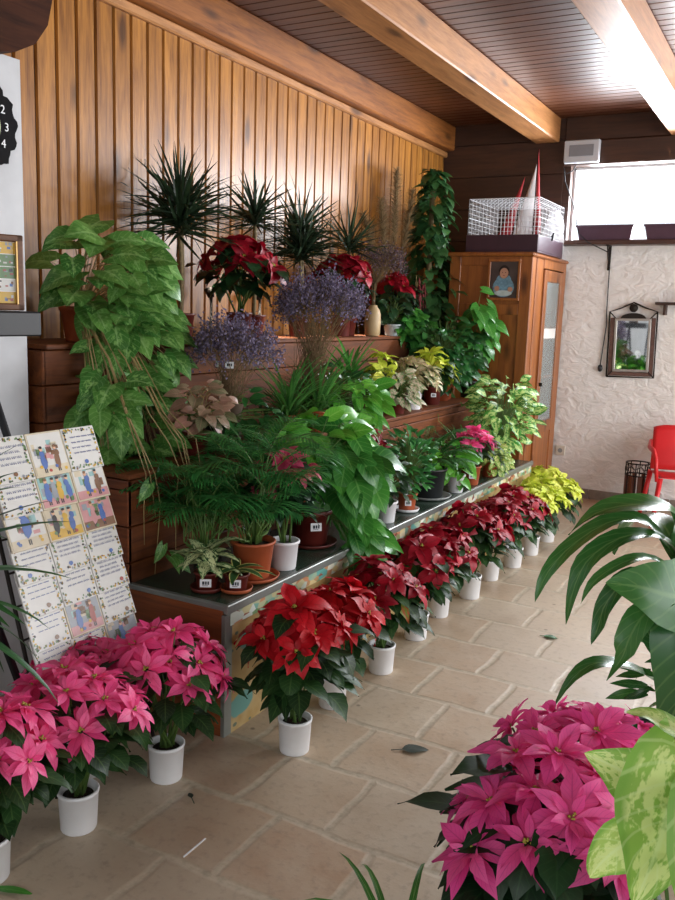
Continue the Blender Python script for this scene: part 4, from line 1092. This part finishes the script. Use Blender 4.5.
# ------------------------------------------------------------------ black stand with framed tile picture, clock
t = thing('folding_stand', (-2.25, 1.72, 0), 'black folding stand beside the white wall, carrying the framed picture', 'stand')
b = MB(); b.box((-.24, -.50, 1.44), (.14, .185, 1.515), ch=.005); b.build('stand_top', M_blackmetal, t)
b = MB(); b.tube([(-.10, .12, 1.44), (.12, .45, .0)], .014, 6); b.build('leg', M_blackmetal, t)
b = MB(); b.tube([(-.20, .16, 1.44), (-.20, -.3, .0)], .014, 6); b.build('leg', M_blackmetal, t)
b = MB(); b.tube([(.10, -.3, 1.44), (.10, .20, .0)], .014, 6); b.build('leg', M_blackmetal, t)
b = MB(); b.tube([(-.2, -.4, 1.44), (-.2, .1, .0)], .014, 6); b.build('leg', M_blackmetal, t)
t = thing('picture_frame', (-2.33, 1.70, 1.516), 'brown framed picture of small coloured scenes standing on the black stand', 'picture', rz=-.35)
b = MB(); fw_, fh = .34, .235
M_frame = woodmat('brown_frame', '#7d5336', '#553420', False, 'Y')
for a_, c_ in (((-.0, -fw_, 0), (.022, .26, .022)), ((0, -fw_, fh-.022), (.022, .26, fh)), ((0, .238, 0), (.022, .26, fh)), ((0, -fw_, 0), (.022, -fw_+.022, fh))): b.box(a_, c_, 0, ch=.004)
b.box((.006, .236, .02), (.0235, .240, fh-.02), 1)
b.build('frame', [M_frame, plain('brass_inner_edge', '#c9a46a', .3, .6, .05)], t)
b = MB(); b.box((0, -fw_+.02, .02), (.010, .24, fh-.02), 0)
rs = random.getstate(); random.seed(5)
cols = ['yellow', 'teal', 'grey', 'cream', 'yellow', 'brown', 'blue', 'pink', 'white', 'green']
for j in range(5):
    for i in range(9):
        y = -.31+i*.061; z = .022+j*.0385; c = 'yellow' if (j in (0, 4) and i % 3) else random.choice(cols)
        b.box((.010, y, z), (.0105, y+.058, z+.036), 1+TI[c])
        for k in range(5): yy, zz = y+U(.004, .046), z+U(.003, .028); b.box((.0105, yy, zz), (.0110, yy+U(.005, .012), zz+U(.004, .010)), 1+TI[random.choice(['brown', 'blue', 'red', 'grey', 'white', 'dark', 'skin'])])
random.setstate(rs)
b.build('picture', [M_paper]+TM, t)

t = thing('wall_clock', (SX+.001, 2.125, 2.165), 'black scallop-edged wall clock with white numerals on the white wall', 'clock')
b = MB(); n = 72; R = .165
def ringpts(x, R, sc=0): return [b.addv((x, (R+sc*math.sin(k*2*PI/n*14)+sc*.6*math.sin(k*2*PI/n*37))*math.cos(2*PI*k/n), (R+sc*math.sin(k*2*PI/n*14)+sc*.6*math.sin(k*2*PI/n*37))*math.sin(2*PI*k/n))) for k in range(n)]
A = ringpts(0, R, .008); B = ringpts(.014, R, .008); b.face(B)
for k in range(n): b.face((A[k], A[(k+1) % n], B[(k+1) % n], B[k]))
b.build('clock_rim', plain('black_clock', '#0e0d0f', .8, 0, .2, 30, .3, spec=.15), t)
b = MB(); n = 40; i = [b.addv((.0155, .092*math.cos(2*PI*k/n), .092*math.sin(2*PI*k/n))) for k in range(n)]; b.face(i); b.build('clock_face', plain('pale_green_face', '#aeb88a', .5, 0, .1), t)
for k in range(1, 13):
    cu = bpy.data.curves.new('numeral', 'FONT'); cu.body = str(k); cu.size = .042; cu.align_x = 'CENTER'; cu.align_y = 'CENTER'; cu.extrude = .0006
    o = bpy.data.objects.new('numeral', cu); COL.objects.link(o); o.data.materials.append(M_label)
    a = PI/2-k*PI/6; Lr = .118
    dg = bpy.context.evaluated_depsgraph_get(); me = bpy.data.meshes.new_from_object(o.evaluated_get(dg)); bpy.data.objects.remove(o)
    m = bpy.data.objects.new('numeral', me); COL.objects.link(m); m.parent = t
    m.matrix_local = Matrix.Translation((.0165, Lr*math.cos(a), Lr*math.sin(a))) @ Matrix(((0, 0, 1, 0), (1, 0, 0, 0), (0, 1, 0, 0), (0, 0, 0, 1)))
b = MB(); b.box((.017, -.003, -.01), (.0185, .003, .07)); b.box((.017, -.01, -.003), (.0185, .05, .003)); b.build('clock_hands', M_ink, t)

# ------------------------------------------------------------------ corner cabinet
CX0, CX1, CY0, CY1, CH = -2.56, -1.90, 6.42, 7.42, 2.03
t = thing('cabinet', ((CX0+CX1)/2, (CY0+CY1)/2, 0), 'tall pine corner cabinet with a glazed door, standing against the far wall', 'cabinet')
ox, oy = (CX0+CX1)/2, (CY0+CY1)/2
def cb(b, a, c, mat=0, ch=.003): b.box((a[0]-ox, a[1]-oy, a[2]), (c[0]-ox, c[1]-oy, c[2]), mat, ch=ch)
b = MB()
cb(b, (CX0, CY0+.012, .06), (CX0+.02, CY1, CH-.03)); cb(b, (CX0, CY1-.02, .06), (CX1-.02, CY1, CH-.03)); cb(b, (CX0+.02, CY0+.012, .06), (CX1-.02, CY1-.02, .10))
for z in (.68, 1.05, 1.45): cb(b, (CX0+.02, CY0+.02, z), (CX1-.03, CY1-.02, z+.018))
cb(b, (CX0+.02, CY0+.012, CH-.06), (CX1-.02, CY1-.02, CH-.03))
cb(b, (CX0+.01, CY0+.02, 0), (CX1-.02, CY1-.01, .07)); b.build('cabinet_body', M_cab, t)
b = MB()                                             # side facing the shop: frame and recessed panels
cb(b, (CX0, CY0, .06), (CX0+.09, CY0+.02, CH-.03)); cb(b, (CX1-.09, CY0, .06), (CX1, CY0+.02, CH-.03))
for z0, z1 in ((.06, .16), (.62, .70), (1.56, 1.64), (CH-.10, CH-.03)): cb(b, (CX0+.09, CY0+.001, z0), (CX1-.09, CY0+.02, z1))
cb(b, (CX0+.08, CY0+.010, .1), (CX1-.08, CY0+.018, CH-.08)); b.build('side_panel', M_cab, t)
b = MB()
cb(b, (CX1-.02, CY0+.02, .06), (CX1, CY0+.10, CH-.03)); cb(b, (CX1-.02, CY0+.13, .06), (CX1, CY0+.20, CH-.03)); cb(b, (CX1-.02, CY0+.10, .06), (CX1-.008, CY0+.13, CH-.03))
cb(b, (CX1-.02, CY0+.20, .06), (CX1-.006, CY0+.33, CH-.03)); cb(b, (CX1-.02, CY1-.08, .06), (CX1, CY1, CH-.03)); cb(b, (CX1-.02, CY0+.33, CH-.10), (CX1, CY1-.08, CH-.03)); cb(b, (CX1-.02, CY0+.33, .06), (CX1, CY1-.08, .10))
b.build('face_frame', M_cab, t)
dy0, dy1 = CY0+.335, CY1-.085
b = MB(); cb(b, (CX1-.012, dy0, .11), (CX1+.010, dy0+.08, CH-.11)); cb(b, (CX1-.012, dy1-.10, .11), (CX1+.010, dy1, CH-.11))
for z0, z1 in ((.11, .20), (.60, .70), (1.83, CH-.11)): cb(b, (CX1-.012, dy0+.08, z0), (CX1+.010, dy1-.10, z1))
cb(b, (CX1-.008, dy0+.07, .19), (CX1+.002, dy1-.09, .61)); d_ = b.build('door', M_cab, t)
b = MB(); cb(b, (CX1-.004, dy0+.075, .69), (CX1-.001, dy1-.095, 1.84), ch=.0005); b.build('door_glass', plain('cabinet_glass', '#d8e4e4', .03, 0, 0, trans=0, alpha=.28, spec=.9), d_)
b = MB(); cb(b, (CX1+.010, dy0+.03, 1.0), (CX1+.035, dy0+.05, 1.03)); b.build('door_knob', M_iron, d_)
b = MB(); cb(b, (CX1-.0005, dy0+.10, 1.38), (CX1+.001, dy1-.13, 1.46), ch=.0002); o = b.build('paper_notice', M_paper, d_); o['label'] = 'white paper notice on the glass'
b = MB(); cb(b, (CX0-.02, CY0-.03, CH-.03), (CX1+.02, CY1+.0, CH), ch=.01); b.build('cornice', M_cab, t)
t2_ = thing('framed_photograph', (-2.112, CY0-.001, 1.667), 'small framed photograph of a person in blue, hung on the cabinet side', 'picture')
b = MB(); W2, H2 = .128, .312
for a_, c_ in (((-W2, -.018, 0), (W2, 0, .02)), ((-W2, -.018, H2-.02), (W2, 0, H2)), ((-W2, -.018, .02), (-W2+.02, 0, H2-.02)), ((W2-.02, -.018, .02), (W2, 0, H2-.02))): b.box(a_, c_, ch=.003)
b.build('frame', M_cab, t2_)
b = MB(); b.box((-W2+.018, -.010, .018), (W2-.018, -.004, H2-.018), 0)
def disc(cx, cz, rx, rz, y, m, n=18):
    i = [b.addv((cx+rx*math.cos(2*PI*k/n), y, cz+rz*math.sin(2*PI*k/n))) for k in range(n)]; b.face(i, m)
disc(0, .10, .085, .075, -.0105, 1); disc(0, .15, .06, .05, -.011, 1); disc(0, .215, .042, .050, -.0115, 3); disc(0, .205, .034, .040, -.012, 2); disc(-.05, .09, .02, .02, -.0125, 2); disc(.055, .085, .02, .018, -.0125, 2); disc(0, .055, .07, .022, -.012, 4)
disc(-.012, .21, .004, .003, -.0125, 3); disc(.012, .21, .004, .003, -.0125, 3); disc(0, .188, .008, .003, -.0125, 5)
b.build('photograph', [plain('photo_brown', '#4a3f3c', .3, 0, .3), plain('photo_blue', '#6f93a8', .3, 0, .3, 60), plain('photo_skin', '#b98a74', .3, 0, .1), plain('photo_hair', '#231c1a', .3, 0, .1), plain('photo_white', '#b9c4c8', .3, 0, .2), plain('photo_lip', '#8a4a44', .3, 0, 0)], t2_)

# things inside the cabinet seen through the glass
for k, (y, z, c, lab) in enumerate(((6.93, 1.068, '#8a3030', 'red box behind the cabinet glass on the middle shelf'), (7.05, 1.468, '#b8a080', 'beige box behind the cabinet glass on the upper shelf'), (6.90, .698, '#6f8a7a', 'green box behind the cabinet glass on the lowest shelf'))):
    b = MB(); b.box((-2.16, y, z), (-1.98, y+.09, z+.26), ch=.004); tag(b.build('box', plain('box_%d' % k, c, .6, 0, .2)), lab, 'box')

# cage on the cabinet
t = thing('bird_cage', (-2.17, 6.78, CH), 'small white wire cage on a dark tray on top of the cabinet', 'cage')
M_tray = plain('dark_plum_tray', '#3a2230', .4, 0, .1); M_wire = plain('white_wire', '#d8dade', .4, 0, 0)
b = MB(); b.box((-.27, -.36, .0), (.30, .36, .012)); 
for a_, c_ in (((-.27, -.36, .012), (.30, -.345, .13)), ((-.27, .345, .012), (.30, .36, .13)), ((-.27, -.345, .012), (-.255, .345, .13)), ((.285, -.345, .012), (.30, .345, .13))): b.box(a_, c_, ch=.003)
b.build('tray', M_tray, t)
b = MB(); x0, x1, y0, y1, z0, z1 = -.26, .29, -.35, .35, .12, .40
for i in range(20):
    x = x0+(x1-x0)*i/19
    for y in (y0, y1): b.tube([(x, y, z0), (x, y, z1)], .0013, 4)
    b.tube([(x, y0, z1), (x, y1, z1)], .0013, 4)
for i in range(24):
    y = y0+(y1-y0)*i/23
    for x in (x0, x1): b.tube([(x, y, z0), (x, y, z1)], .0013, 4)
for k in range(9):
    z = z0+(z1-z0)*k/8; rr = .0022 if k in (0, 8, 4) else .0012
    for p, q in (((x0, y0), (x1, y0)), ((x1, y0), (x1, y1)), ((x1, y1), (x0, y1)), ((x0, y1), (x0, y0))): b.tube([(*p, z), (*q, z)], rr, 4)
b.build('wire_bars', M_wire, t)
b = MB(); b.tube([(.305, -.02, .14), (.32, -.02, .17), (.31, -.02, .11)], .008, 6); b.build('latch', M_blackmetal, t)

# toy sailing boat and plastic bag behind the cage
t = thing('sailing_boat', (-2.20, 7.28, CH), 'red and white toy sailing boat behind the wire cage on the cabinet', 'model boat')
b = MB(); b.tube([(-.20, 0, .10), (-.10, 0, .05), (.05, 0, .04), (.20, 0, .09)], [.01, .045, .05, .01], 10); b.box((-.08, -.03, 0), (.06, .03, .012)); b.box((-.03, -.006, .01), (.02, .006, .06)); b.build('hull', plain('boat_wood', '#8a5a34', .5, 0, .2), t)
b = MB(); b.tube([(.03, 0, .05), (.03, 0, .90)], .004, 6); b.build('mast', M_iron, t)
def sail(b, p, bulge, th=.002):
    a, c, d = [Vector(q) for q in p]; N = 8; rows = []
    for i in range(N+1):
        f = i/N; L = a.lerp(d, f); R_ = c.lerp(d, f); row = []
        for j in range(5):
            g_ = j/4; q = L.lerp(R_, g_); row.append(b.addv(q+Vector((0, -bulge*math.sin(PI*g_)*(1-f), 0))))
        rows.append(row)
    for i in range(N):
        for j in range(4): b.face((rows[i][j], rows[i][j+1], rows[i+1][j+1], rows[i+1][j]), 0, None, True)
M_rs = plain('red_sailcloth', '#b03038', .7, 0, .08); M_ws = plain('white_sailcloth', '#e6e6ea', .7, 0, .04)
for nm, m, p, bu in (('red_sail', M_rs, ((.035, -.006, .16), (.10, -.006, .22), (.035, -.006, .90)), .02), ('white_sail', M_ws, ((-.17, -.012, .12), (.028, -.012, .12), (.028, -.012, .78)), .04), ('small_red_sail', M_rs, ((-.32, -.03, .08), (-.17, -.03, .08), (-.06, -.03, .68)), .03)):
    b = MB(); sail(b, p, bu); o = b.build(nm, m, t); md = o.modifiers.new('thickness', 'SOLIDIFY'); md.thickness = .002
t = thing('plastic_bag', (-1.99, 7.26, CH), 'crumpled white plastic bag on the cabinet beside the window', 'bag')
b = MB(); rows = []
for i in range(11):
    f = i/10; row = []
    for k in range(26):
        a = 2*PI*k/26; rr = (.075+.035*math.sin(f*PI))*(1+.16*math.sin(5*a+f*7)+.08*math.sin(11*a-f*5)) * (1-.5*f*f)
        row.append(b.addv((rr*math.cos(a)*.85, rr*math.sin(a)*.9, .001+f*.40+.012*math.sin(3*a))))
    rows.append(row)
for i in range(10):
    for k in range(26): b.face((rows[i][k], rows[i][(k+1) % 26], rows[i+1][(k+1) % 26], rows[i+1][k]), 0, None, True)
b.face(rows[-1]); b.face(rows[0][::-1])
b.build('bag_film', plain('white_film', '#e8eaf0', .35, 0, 0, alpha=.75), t)

# ------------------------------------------------------------------ things on the far wall
t = thing('electrical_box', (-1.83, BY-.055, 2.82), 'white plastic switch box with a grey window on the lintel over the cabinet', 'switch box')
b = MB(); b.box((-.145, -.05, .0), (.145, 0, .18), ch=.008); b.build('housing', M_grey, t)
b = MB(); b.box((-.10, -.055, .05), (.10, -.05, .14), ch=.004); b.build('window_flap', plain('smoked_flap', '#7d828a', .3, 0, .05), t)
b = MB(); b.tube([(-1.86, BY-.06, 2.83), (-1.90, BY-.07, 2.76), (-1.95, BY-.07, 2.74), (-1.975, BY-.06, 2.79), (-1.96, BY-.05, 2.68), (-1.875, BY-.04, 2.48), (-1.78, BY-.18, 2.24), (-1.70, BY-.19, 2.17), (-1.56, BY-.03, 2.10)], .005, 6)
tag(b.build('cable', M_blackmetal), 'thin dark cable drooping from the white switch box down past the window', 'cable')
def trough(x0, x1, label):
    t = thing('planter_box', ((x0+x1)/2, BY-.09, wz0), label, 'planter box', 'plum planter boxes on the window sill')
    w_ = (x1-x0)/2; b = MB(); z1 = .12
    P_ = [(-w_+.025, -.05, 0), (w_-.025, -.05, 0), (w_-.025, .05, 0), (-w_+.025, .05, 0), (-w_, -.07, z1), (w_, -.07, z1), (w_, .07, z1), (-w_, .07, z1), (-w_+.012, -.06, z1), (w_-.012, -.06, z1), (w_-.012, .06, z1), (-w_+.012, .06, z1), (-w_+.02, -.055, z1-.03), (w_-.02, -.055, z1-.03), (w_-.02, .055, z1-.03), (-w_+.02, .055, z1-.03)]
    i = [b.addv(p) for p in P_]; b.face(i[3::-1])
    for a_ in (0, 4, 8):
        for k in range(4): b.face((i[a_+k], i[a_+(k+1) % 4], i[a_+4+(k+1) % 4], i[a_+4+k]))
    b.box((-w_-.004, -.075, z1-.018), (w_+.004, -.068, z1)); b.build('trough', plain('plum_plastic', '#4b3040', .5, 0, .1), t)
    b = MB(); j = [b.addv(P_[k]) for k in (12, 13, 14, 15)]; b.face(j); b.build('soil', M_soil, t)
trough(-1.81, -1.355, 'plum plastic planter box on the window sill, the one nearer the cabinet')
trough(-1.27, -.80, 'plum plastic planter box on the window sill at the right edge of the photo')
t = thing('shelf_bracket', (-1.555, BY, 2.155), 'small dark metal bracket under the window sill', 'bracket')
b = MB(); b.box((-.012, -.008, -.20), (.012, 0, 0), ch=.002); b.box((-.012, -.13, -.008), (.012, -.006, -.0), ch=.002); b.tube([(0, -.006, -.17), (0, -.11, -.01)], .006, 6); b.build('bracket_arms', M_iron, t)
t = thing('power_cord', (-1.555, BY-.012, 1.14), 'dark cord with a plug hanging down the white wall left of the mirror', 'cord')
b = MB(); b.tube([(.01, -.01, .86), (.012, .0, .70), (.015, 0, .5), (.022, 0, .35), (.008, 0, .15), (0, -.002, .03)], .0045, 6); b.build('cord', M_blackmetal, t)
b = MB(); b.lathe([(.008, .03), (.018, .02), (.021, .0), (.016, -.022), (.006, -.03)][::-1], n=12); b.build('plug', M_blackmetal, t)
t = thing('wall_socket', (-1.84, BY, .40), 'white wall socket low on the far wall beside the cabinet', 'socket')
b = MB(); b.box((-.042, -.012, -.042), (.042, 0, .042), ch=.004); b.build('socket_plate', plain('ivory_plastic', '#d8d2c4', .4, 0, .03), t)
b = MB(); b.lathe([(.02, 0), (.02, .001)], n=16, M=Matrix.Translation((0, -.0135, 0)) @ Matrix.Rotation(PI/2, 4, 'X')); b.build('socket_hole', M_greypot, t)
# mirror
t = thing('mirror', (-1.313, BY-.012, 1.35), 'ornate dark metal framed mirror with an arched top on the white wall', 'mirror')
t.rotation_euler = (0, math.radians(-1.5), 0)
b = MB(); W2, H2 = .19, .27
out = [(-W2, -H2), (W2, -H2), (W2, H2), (.10, H2+.03), (0, H2+.075), (-.10, H2+.03), (-W2, H2)]
b.tube([(x, -.012, z) for x, z in out+[out[0]]], .007, 6)
for x0_, x1_, z0_, z1_ in ((-.145, -.125, -.215, .20), (.125, .145, -.215, .20), (-.145, .145, -.225, -.205), (-.145, .145, .195, .215)): b.box((x0_, -.022, z0_), (x1_, -.002, z1_), 1, ch=.003)
for x0_, x1_, z0_, z1_ in ((-.180, -.148, -.26, .22), (.148, .180, -.26, .22), (-.15, .15, -.26, -.228)): b.box((x0_, -.012, z0_), (x1_, -.002, z1_), 2, ch=.003)
for (x, z) in ((-W2, -H2), (W2, -H2), (W2, H2), (-W2, H2)): b.tube([(x, -.012, z), (x*.70, -.014, z*.78)], .005, 5)
b.lathe([(.001, -.01), (.035, 0), (.03, .012), (.001, .02)], c=(0, 0, 0), n=14, M=Matrix.Translation((0, -.012, H2+.03)) @ Matrix.Rotation(PI/2, 4, 'X'))
n = 12; A = [(.10*math.cos(PI*k/n), -.018, .215+.045*math.sin(PI*k/n)) for k in range(n+1)]
i = [b.addv(p) for p in A]; b.face(i[::-1]); j = [b.addv((p[0], -.002, p[2])) for p in A]
for k in range(n): b.face((i[k], i[k+1], j[k+1], j[k]))
b.build('mirror_frame', [M_iron, plain('pale_metal_edge', '#a8a29c', .4, .4, .1), plain('copper_brown_band', '#6d5048', .5, .3, .2, 30)], t)
b = MB(); b.box((-.127, -.010, -.207), (.127, -.004, .197))
mm = NT('mirror_glass'); mm.b.inputs['Metallic'].default_value = 1; mm.b.inputs['Roughness'].default_value = .03; mm.b.inputs['Base Color'].default_value = (.75, .78, .78, 1)
b.build('mirror_glass', mm.m, t)
t = thing('wall_shelf', (-.80, BY, 1.66), 'thin brown wooden wall shelf at the right edge above the mirror', 'shelf')
b = MB(); b.box((-.34, -.14, .02), (.40, 0, .042), ch=.004); b.build('shelf_board', M_darkwood, t)
b = MB(); b.box((-.28, -.10, -.06), (-.26, 0, .02)); b.box((.26, -.10, -.06), (.28, 0, .02)); b.build('brackets', M_darkwood, t)

# iron and wood stand, red chair
t = thing('umbrella_stand', (-1.14, 7.22, 0), 'wrought iron stand with brown wooden slats at the foot of the white wall', 'stand')
b = MB()
for z in (.03, .30, .40): b.tube([(.095*math.cos(2*PI*k/20), .095*math.sin(2*PI*k/20), z) for k in range(21)], .006, 6)
for k in range(8): a = 2*PI*k/8; b.tube([(.095*math.cos(a), .095*math.sin(a), .0), (.095*math.cos(a), .095*math.sin(a), .40)], .005, 6)
for k in range(8):
    a = 2*PI*(k+.5)/8; c = Vector((.095*math.cos(a), .095*math.sin(a), .35)); tv = Vector((-math.sin(a), math.cos(a), 0))
    b.tube([c+(tv*math.cos(q)+Vector((0, 0, 1))*math.sin(q))*.026 for q in [2*PI*m/10 for m in range(11)]], .003, 5)
b.lathe([(.09, .02), (.09, .028)], n=20); b.build('iron_frame', M_iron, t)
b = MB()
for k in range(8):
    a = 2*PI*(k+.5)/8; M = Matrix.Rotation(a, 4, 'Z'); b.box((.088, -.018, .03), (.098, .018, .30), 0, M=M, ch=.002)
b.build('wooden_slats', woodmat('slat_wood', '#7a4630', '#4f2a1c', False, 'Z'), t)

t = thing('garden_chair', (-.78, 6.98, 0), 'red plastic garden chair at the right edge by the white wall', 'chair', rz=.35, s=.87)
def slab(b, pts, th, mat=0):
    """pts: grid rows of Vectors; thick shell"""
    n, m = len(pts), len(pts[0]); top = [[b.addv(p) for p in r] for r in pts]
    nr = []
    for i in range(n):
        row = []
        for j in range(m):
            du = Vector(pts[min(i+1, n-1)][j])-Vector(pts[max(i-1, 0)][j]); dv = Vector(pts[i][min(j+1, m-1)])-Vector(pts[i][max(j-1, 0)]); row.append(b.addv(Vector(pts[i][j])-du.cross(dv).normalized()*th))
        nr.append(row)
    for i in range(n-1):
        for j in range(m-1):
            b.face((top[i][j], top[i][j+1], top[i+1][j+1], top[i+1][j]), mat, None, True); b.face((nr[i][j], nr[i+1][j], nr[i+1][j+1], nr[i][j+1]), mat, None, True)
    for i in range(n-1):
        for j in (0, m-1): b.face((top[i][j], top[i+1][j], nr[i+1][j], nr[i][j]), mat)
    for j in range(m-1):
        for i in (0, n-1): b.face((top[i][j], top[i][j+1], nr[i][j+1], nr[i][j]), mat)
b = MB(); slab(b, [[Vector((x, y, .43-.012*math.cos(x*6)+(.01 if y < -.18 else 0))) for x in [-.22+.44*i/8 for i in range(9)]] for y in [-.23+.44*j/8 for j in range(9)]], .006); b.build('seat', M_red, t)
b = MB(); slab(b, [[Vector((x*(1-.12*f), .21+.13*f-.05*math.cos(x*5)+.05, .44+.40*f-(.03*(abs(x)/.22)**3 if f > .9 else 0))) for x in [-.22+.44*i/10 for i in range(11)]] for f in [j/8 for j in range(9)]], .006); b.build('backrest', M_red, t)
for s in (-1, 1):
    b = MB(); b.tube([(s*.25, -.22, .40), (s*.27, -.20, .60), (s*.275, -.10, .655), (s*.27, .08, .66), (s*.235, .24, .70)], [.016, .018, .022, .022, .016], 8); b.build('armrest', M_red, t)
    for (y0_, y1_) in ((-.21, -.26), (.20, .27)):
        b = MB(); b.tube([(s*.22, y0_, .43), (s*.27, y1_, .0)], [.024, .018], 8); b.build('leg', M_red, t)

# ------------------------------------------------------------------ small wall spots hidden between the plants of the top step
M_bulb = NT('warm_bulb'); M_bulb.b.inputs['Emission Color'].default_value = (1, .85, .65, 1); M_bulb.b.inputs['Emission Strength'].default_value = 20; M_bulb = M_bulb.m
for y, e, lab in ((3.88, 11.0, 'small wall spotlight behind the leftmost red poinsettia of the top step'), (4.36, 16.0, 'small wall spotlight between the second and third dracaenas'), (4.90, 18.0, 'small wall spotlight right of the third dracaena'), (5.50, 12.0, 'small wall spotlight behind the beige vase')):
    t = thing('spotlight', (-2.96, y, S3), lab, 'lamp', 'spotlights on the top step')
    b = MB(); b.lathe([(.03, 0), (.032, .008), (.008, .012), (.008, .22), (.001, .222)], n=14); b.build('lamp_stand', M_iron, t)
    b = MB(); b.lathe([(.018, 0), (.03, .05), (.027, .05), (.016, .004)], n=14, M=Matrix.Translation((0, 0, .22)) @ Matrix.Rotation(-.35, 4, 'Y')); b.build('lamp_shade', M_iron, t)
    b = MB(); b.ball((-.008, 0, .245), .010); b.build('bulb', M_bulb, t)
    l = bpy.data.lights.new('spot_lamp', 'SPOT'); l.energy = e*2.4; l.color = (1, .88, .74); l.spot_size = 1.5; l.spot_blend = 1; l.shadow_soft_size = .05
    o = bpy.data.objects.new('spot_lamp', l); COL.objects.link(o); o.location = (-2.93, y, S3+.30); o.rotation_euler = (Vector((.30, 0, -1))).to_track_quat('-Z', 'Y').to_euler()

# ------------------------------------------------------------------ litter on the floor
def fallen(name, loc, label, mat, L, W, a, prof=P_OVATE, stem=.04):
    b = MB(); d = dirv(a, .05); b.leaf((0, 0, .006), d, (0, 0, 1), L, W, prof, 7, .25, .12, na=2, wave=.03)
    b.tube([(0, 0, .006), -d*stem+Vector((0, 0, .006))], .0015, 5)
    o = b.build(name, mat); o.location = loc; tag(o, label, 'leaf', 'fallen leaves on the floor'); return o
M_fal = leafmat('fallen_leaf', '#3a4438', '#252e26', '#5a6455', .4, .6, .1)
fallen('fallen_leaf', (-1.13, 2.62, 0), 'dark fallen leaf lying on the tiles in the middle of the aisle', M_fal, .10, .065, .6)
fallen('fallen_leaf', (-1.00, 4.00, 0), 'small green fallen leaf farther along the aisle floor', L_deep, .07, .05, .2, stem=.02)
fallen('fallen_leaf', (-1.57, 1.98, 0), 'tiny dark crumpled leaf on the tiles near the pink poinsettias', M_fal, .035, .02, 2.5, stem=.03)
fallen('fallen_leaf', (-1.745, 1.37, 0.0), 'long green leaf tip lying at the lower left corner', L_poth, .11, .03, .4, P_LANCE)
b = MB(); b.box((0, 0, 0), (.004, .10, .003)); o = b.build('straw', M_label); o.location = (-1.41, 1.74, .0); tag(o, 'thin white sliver lying along a floor joint', 'straw')
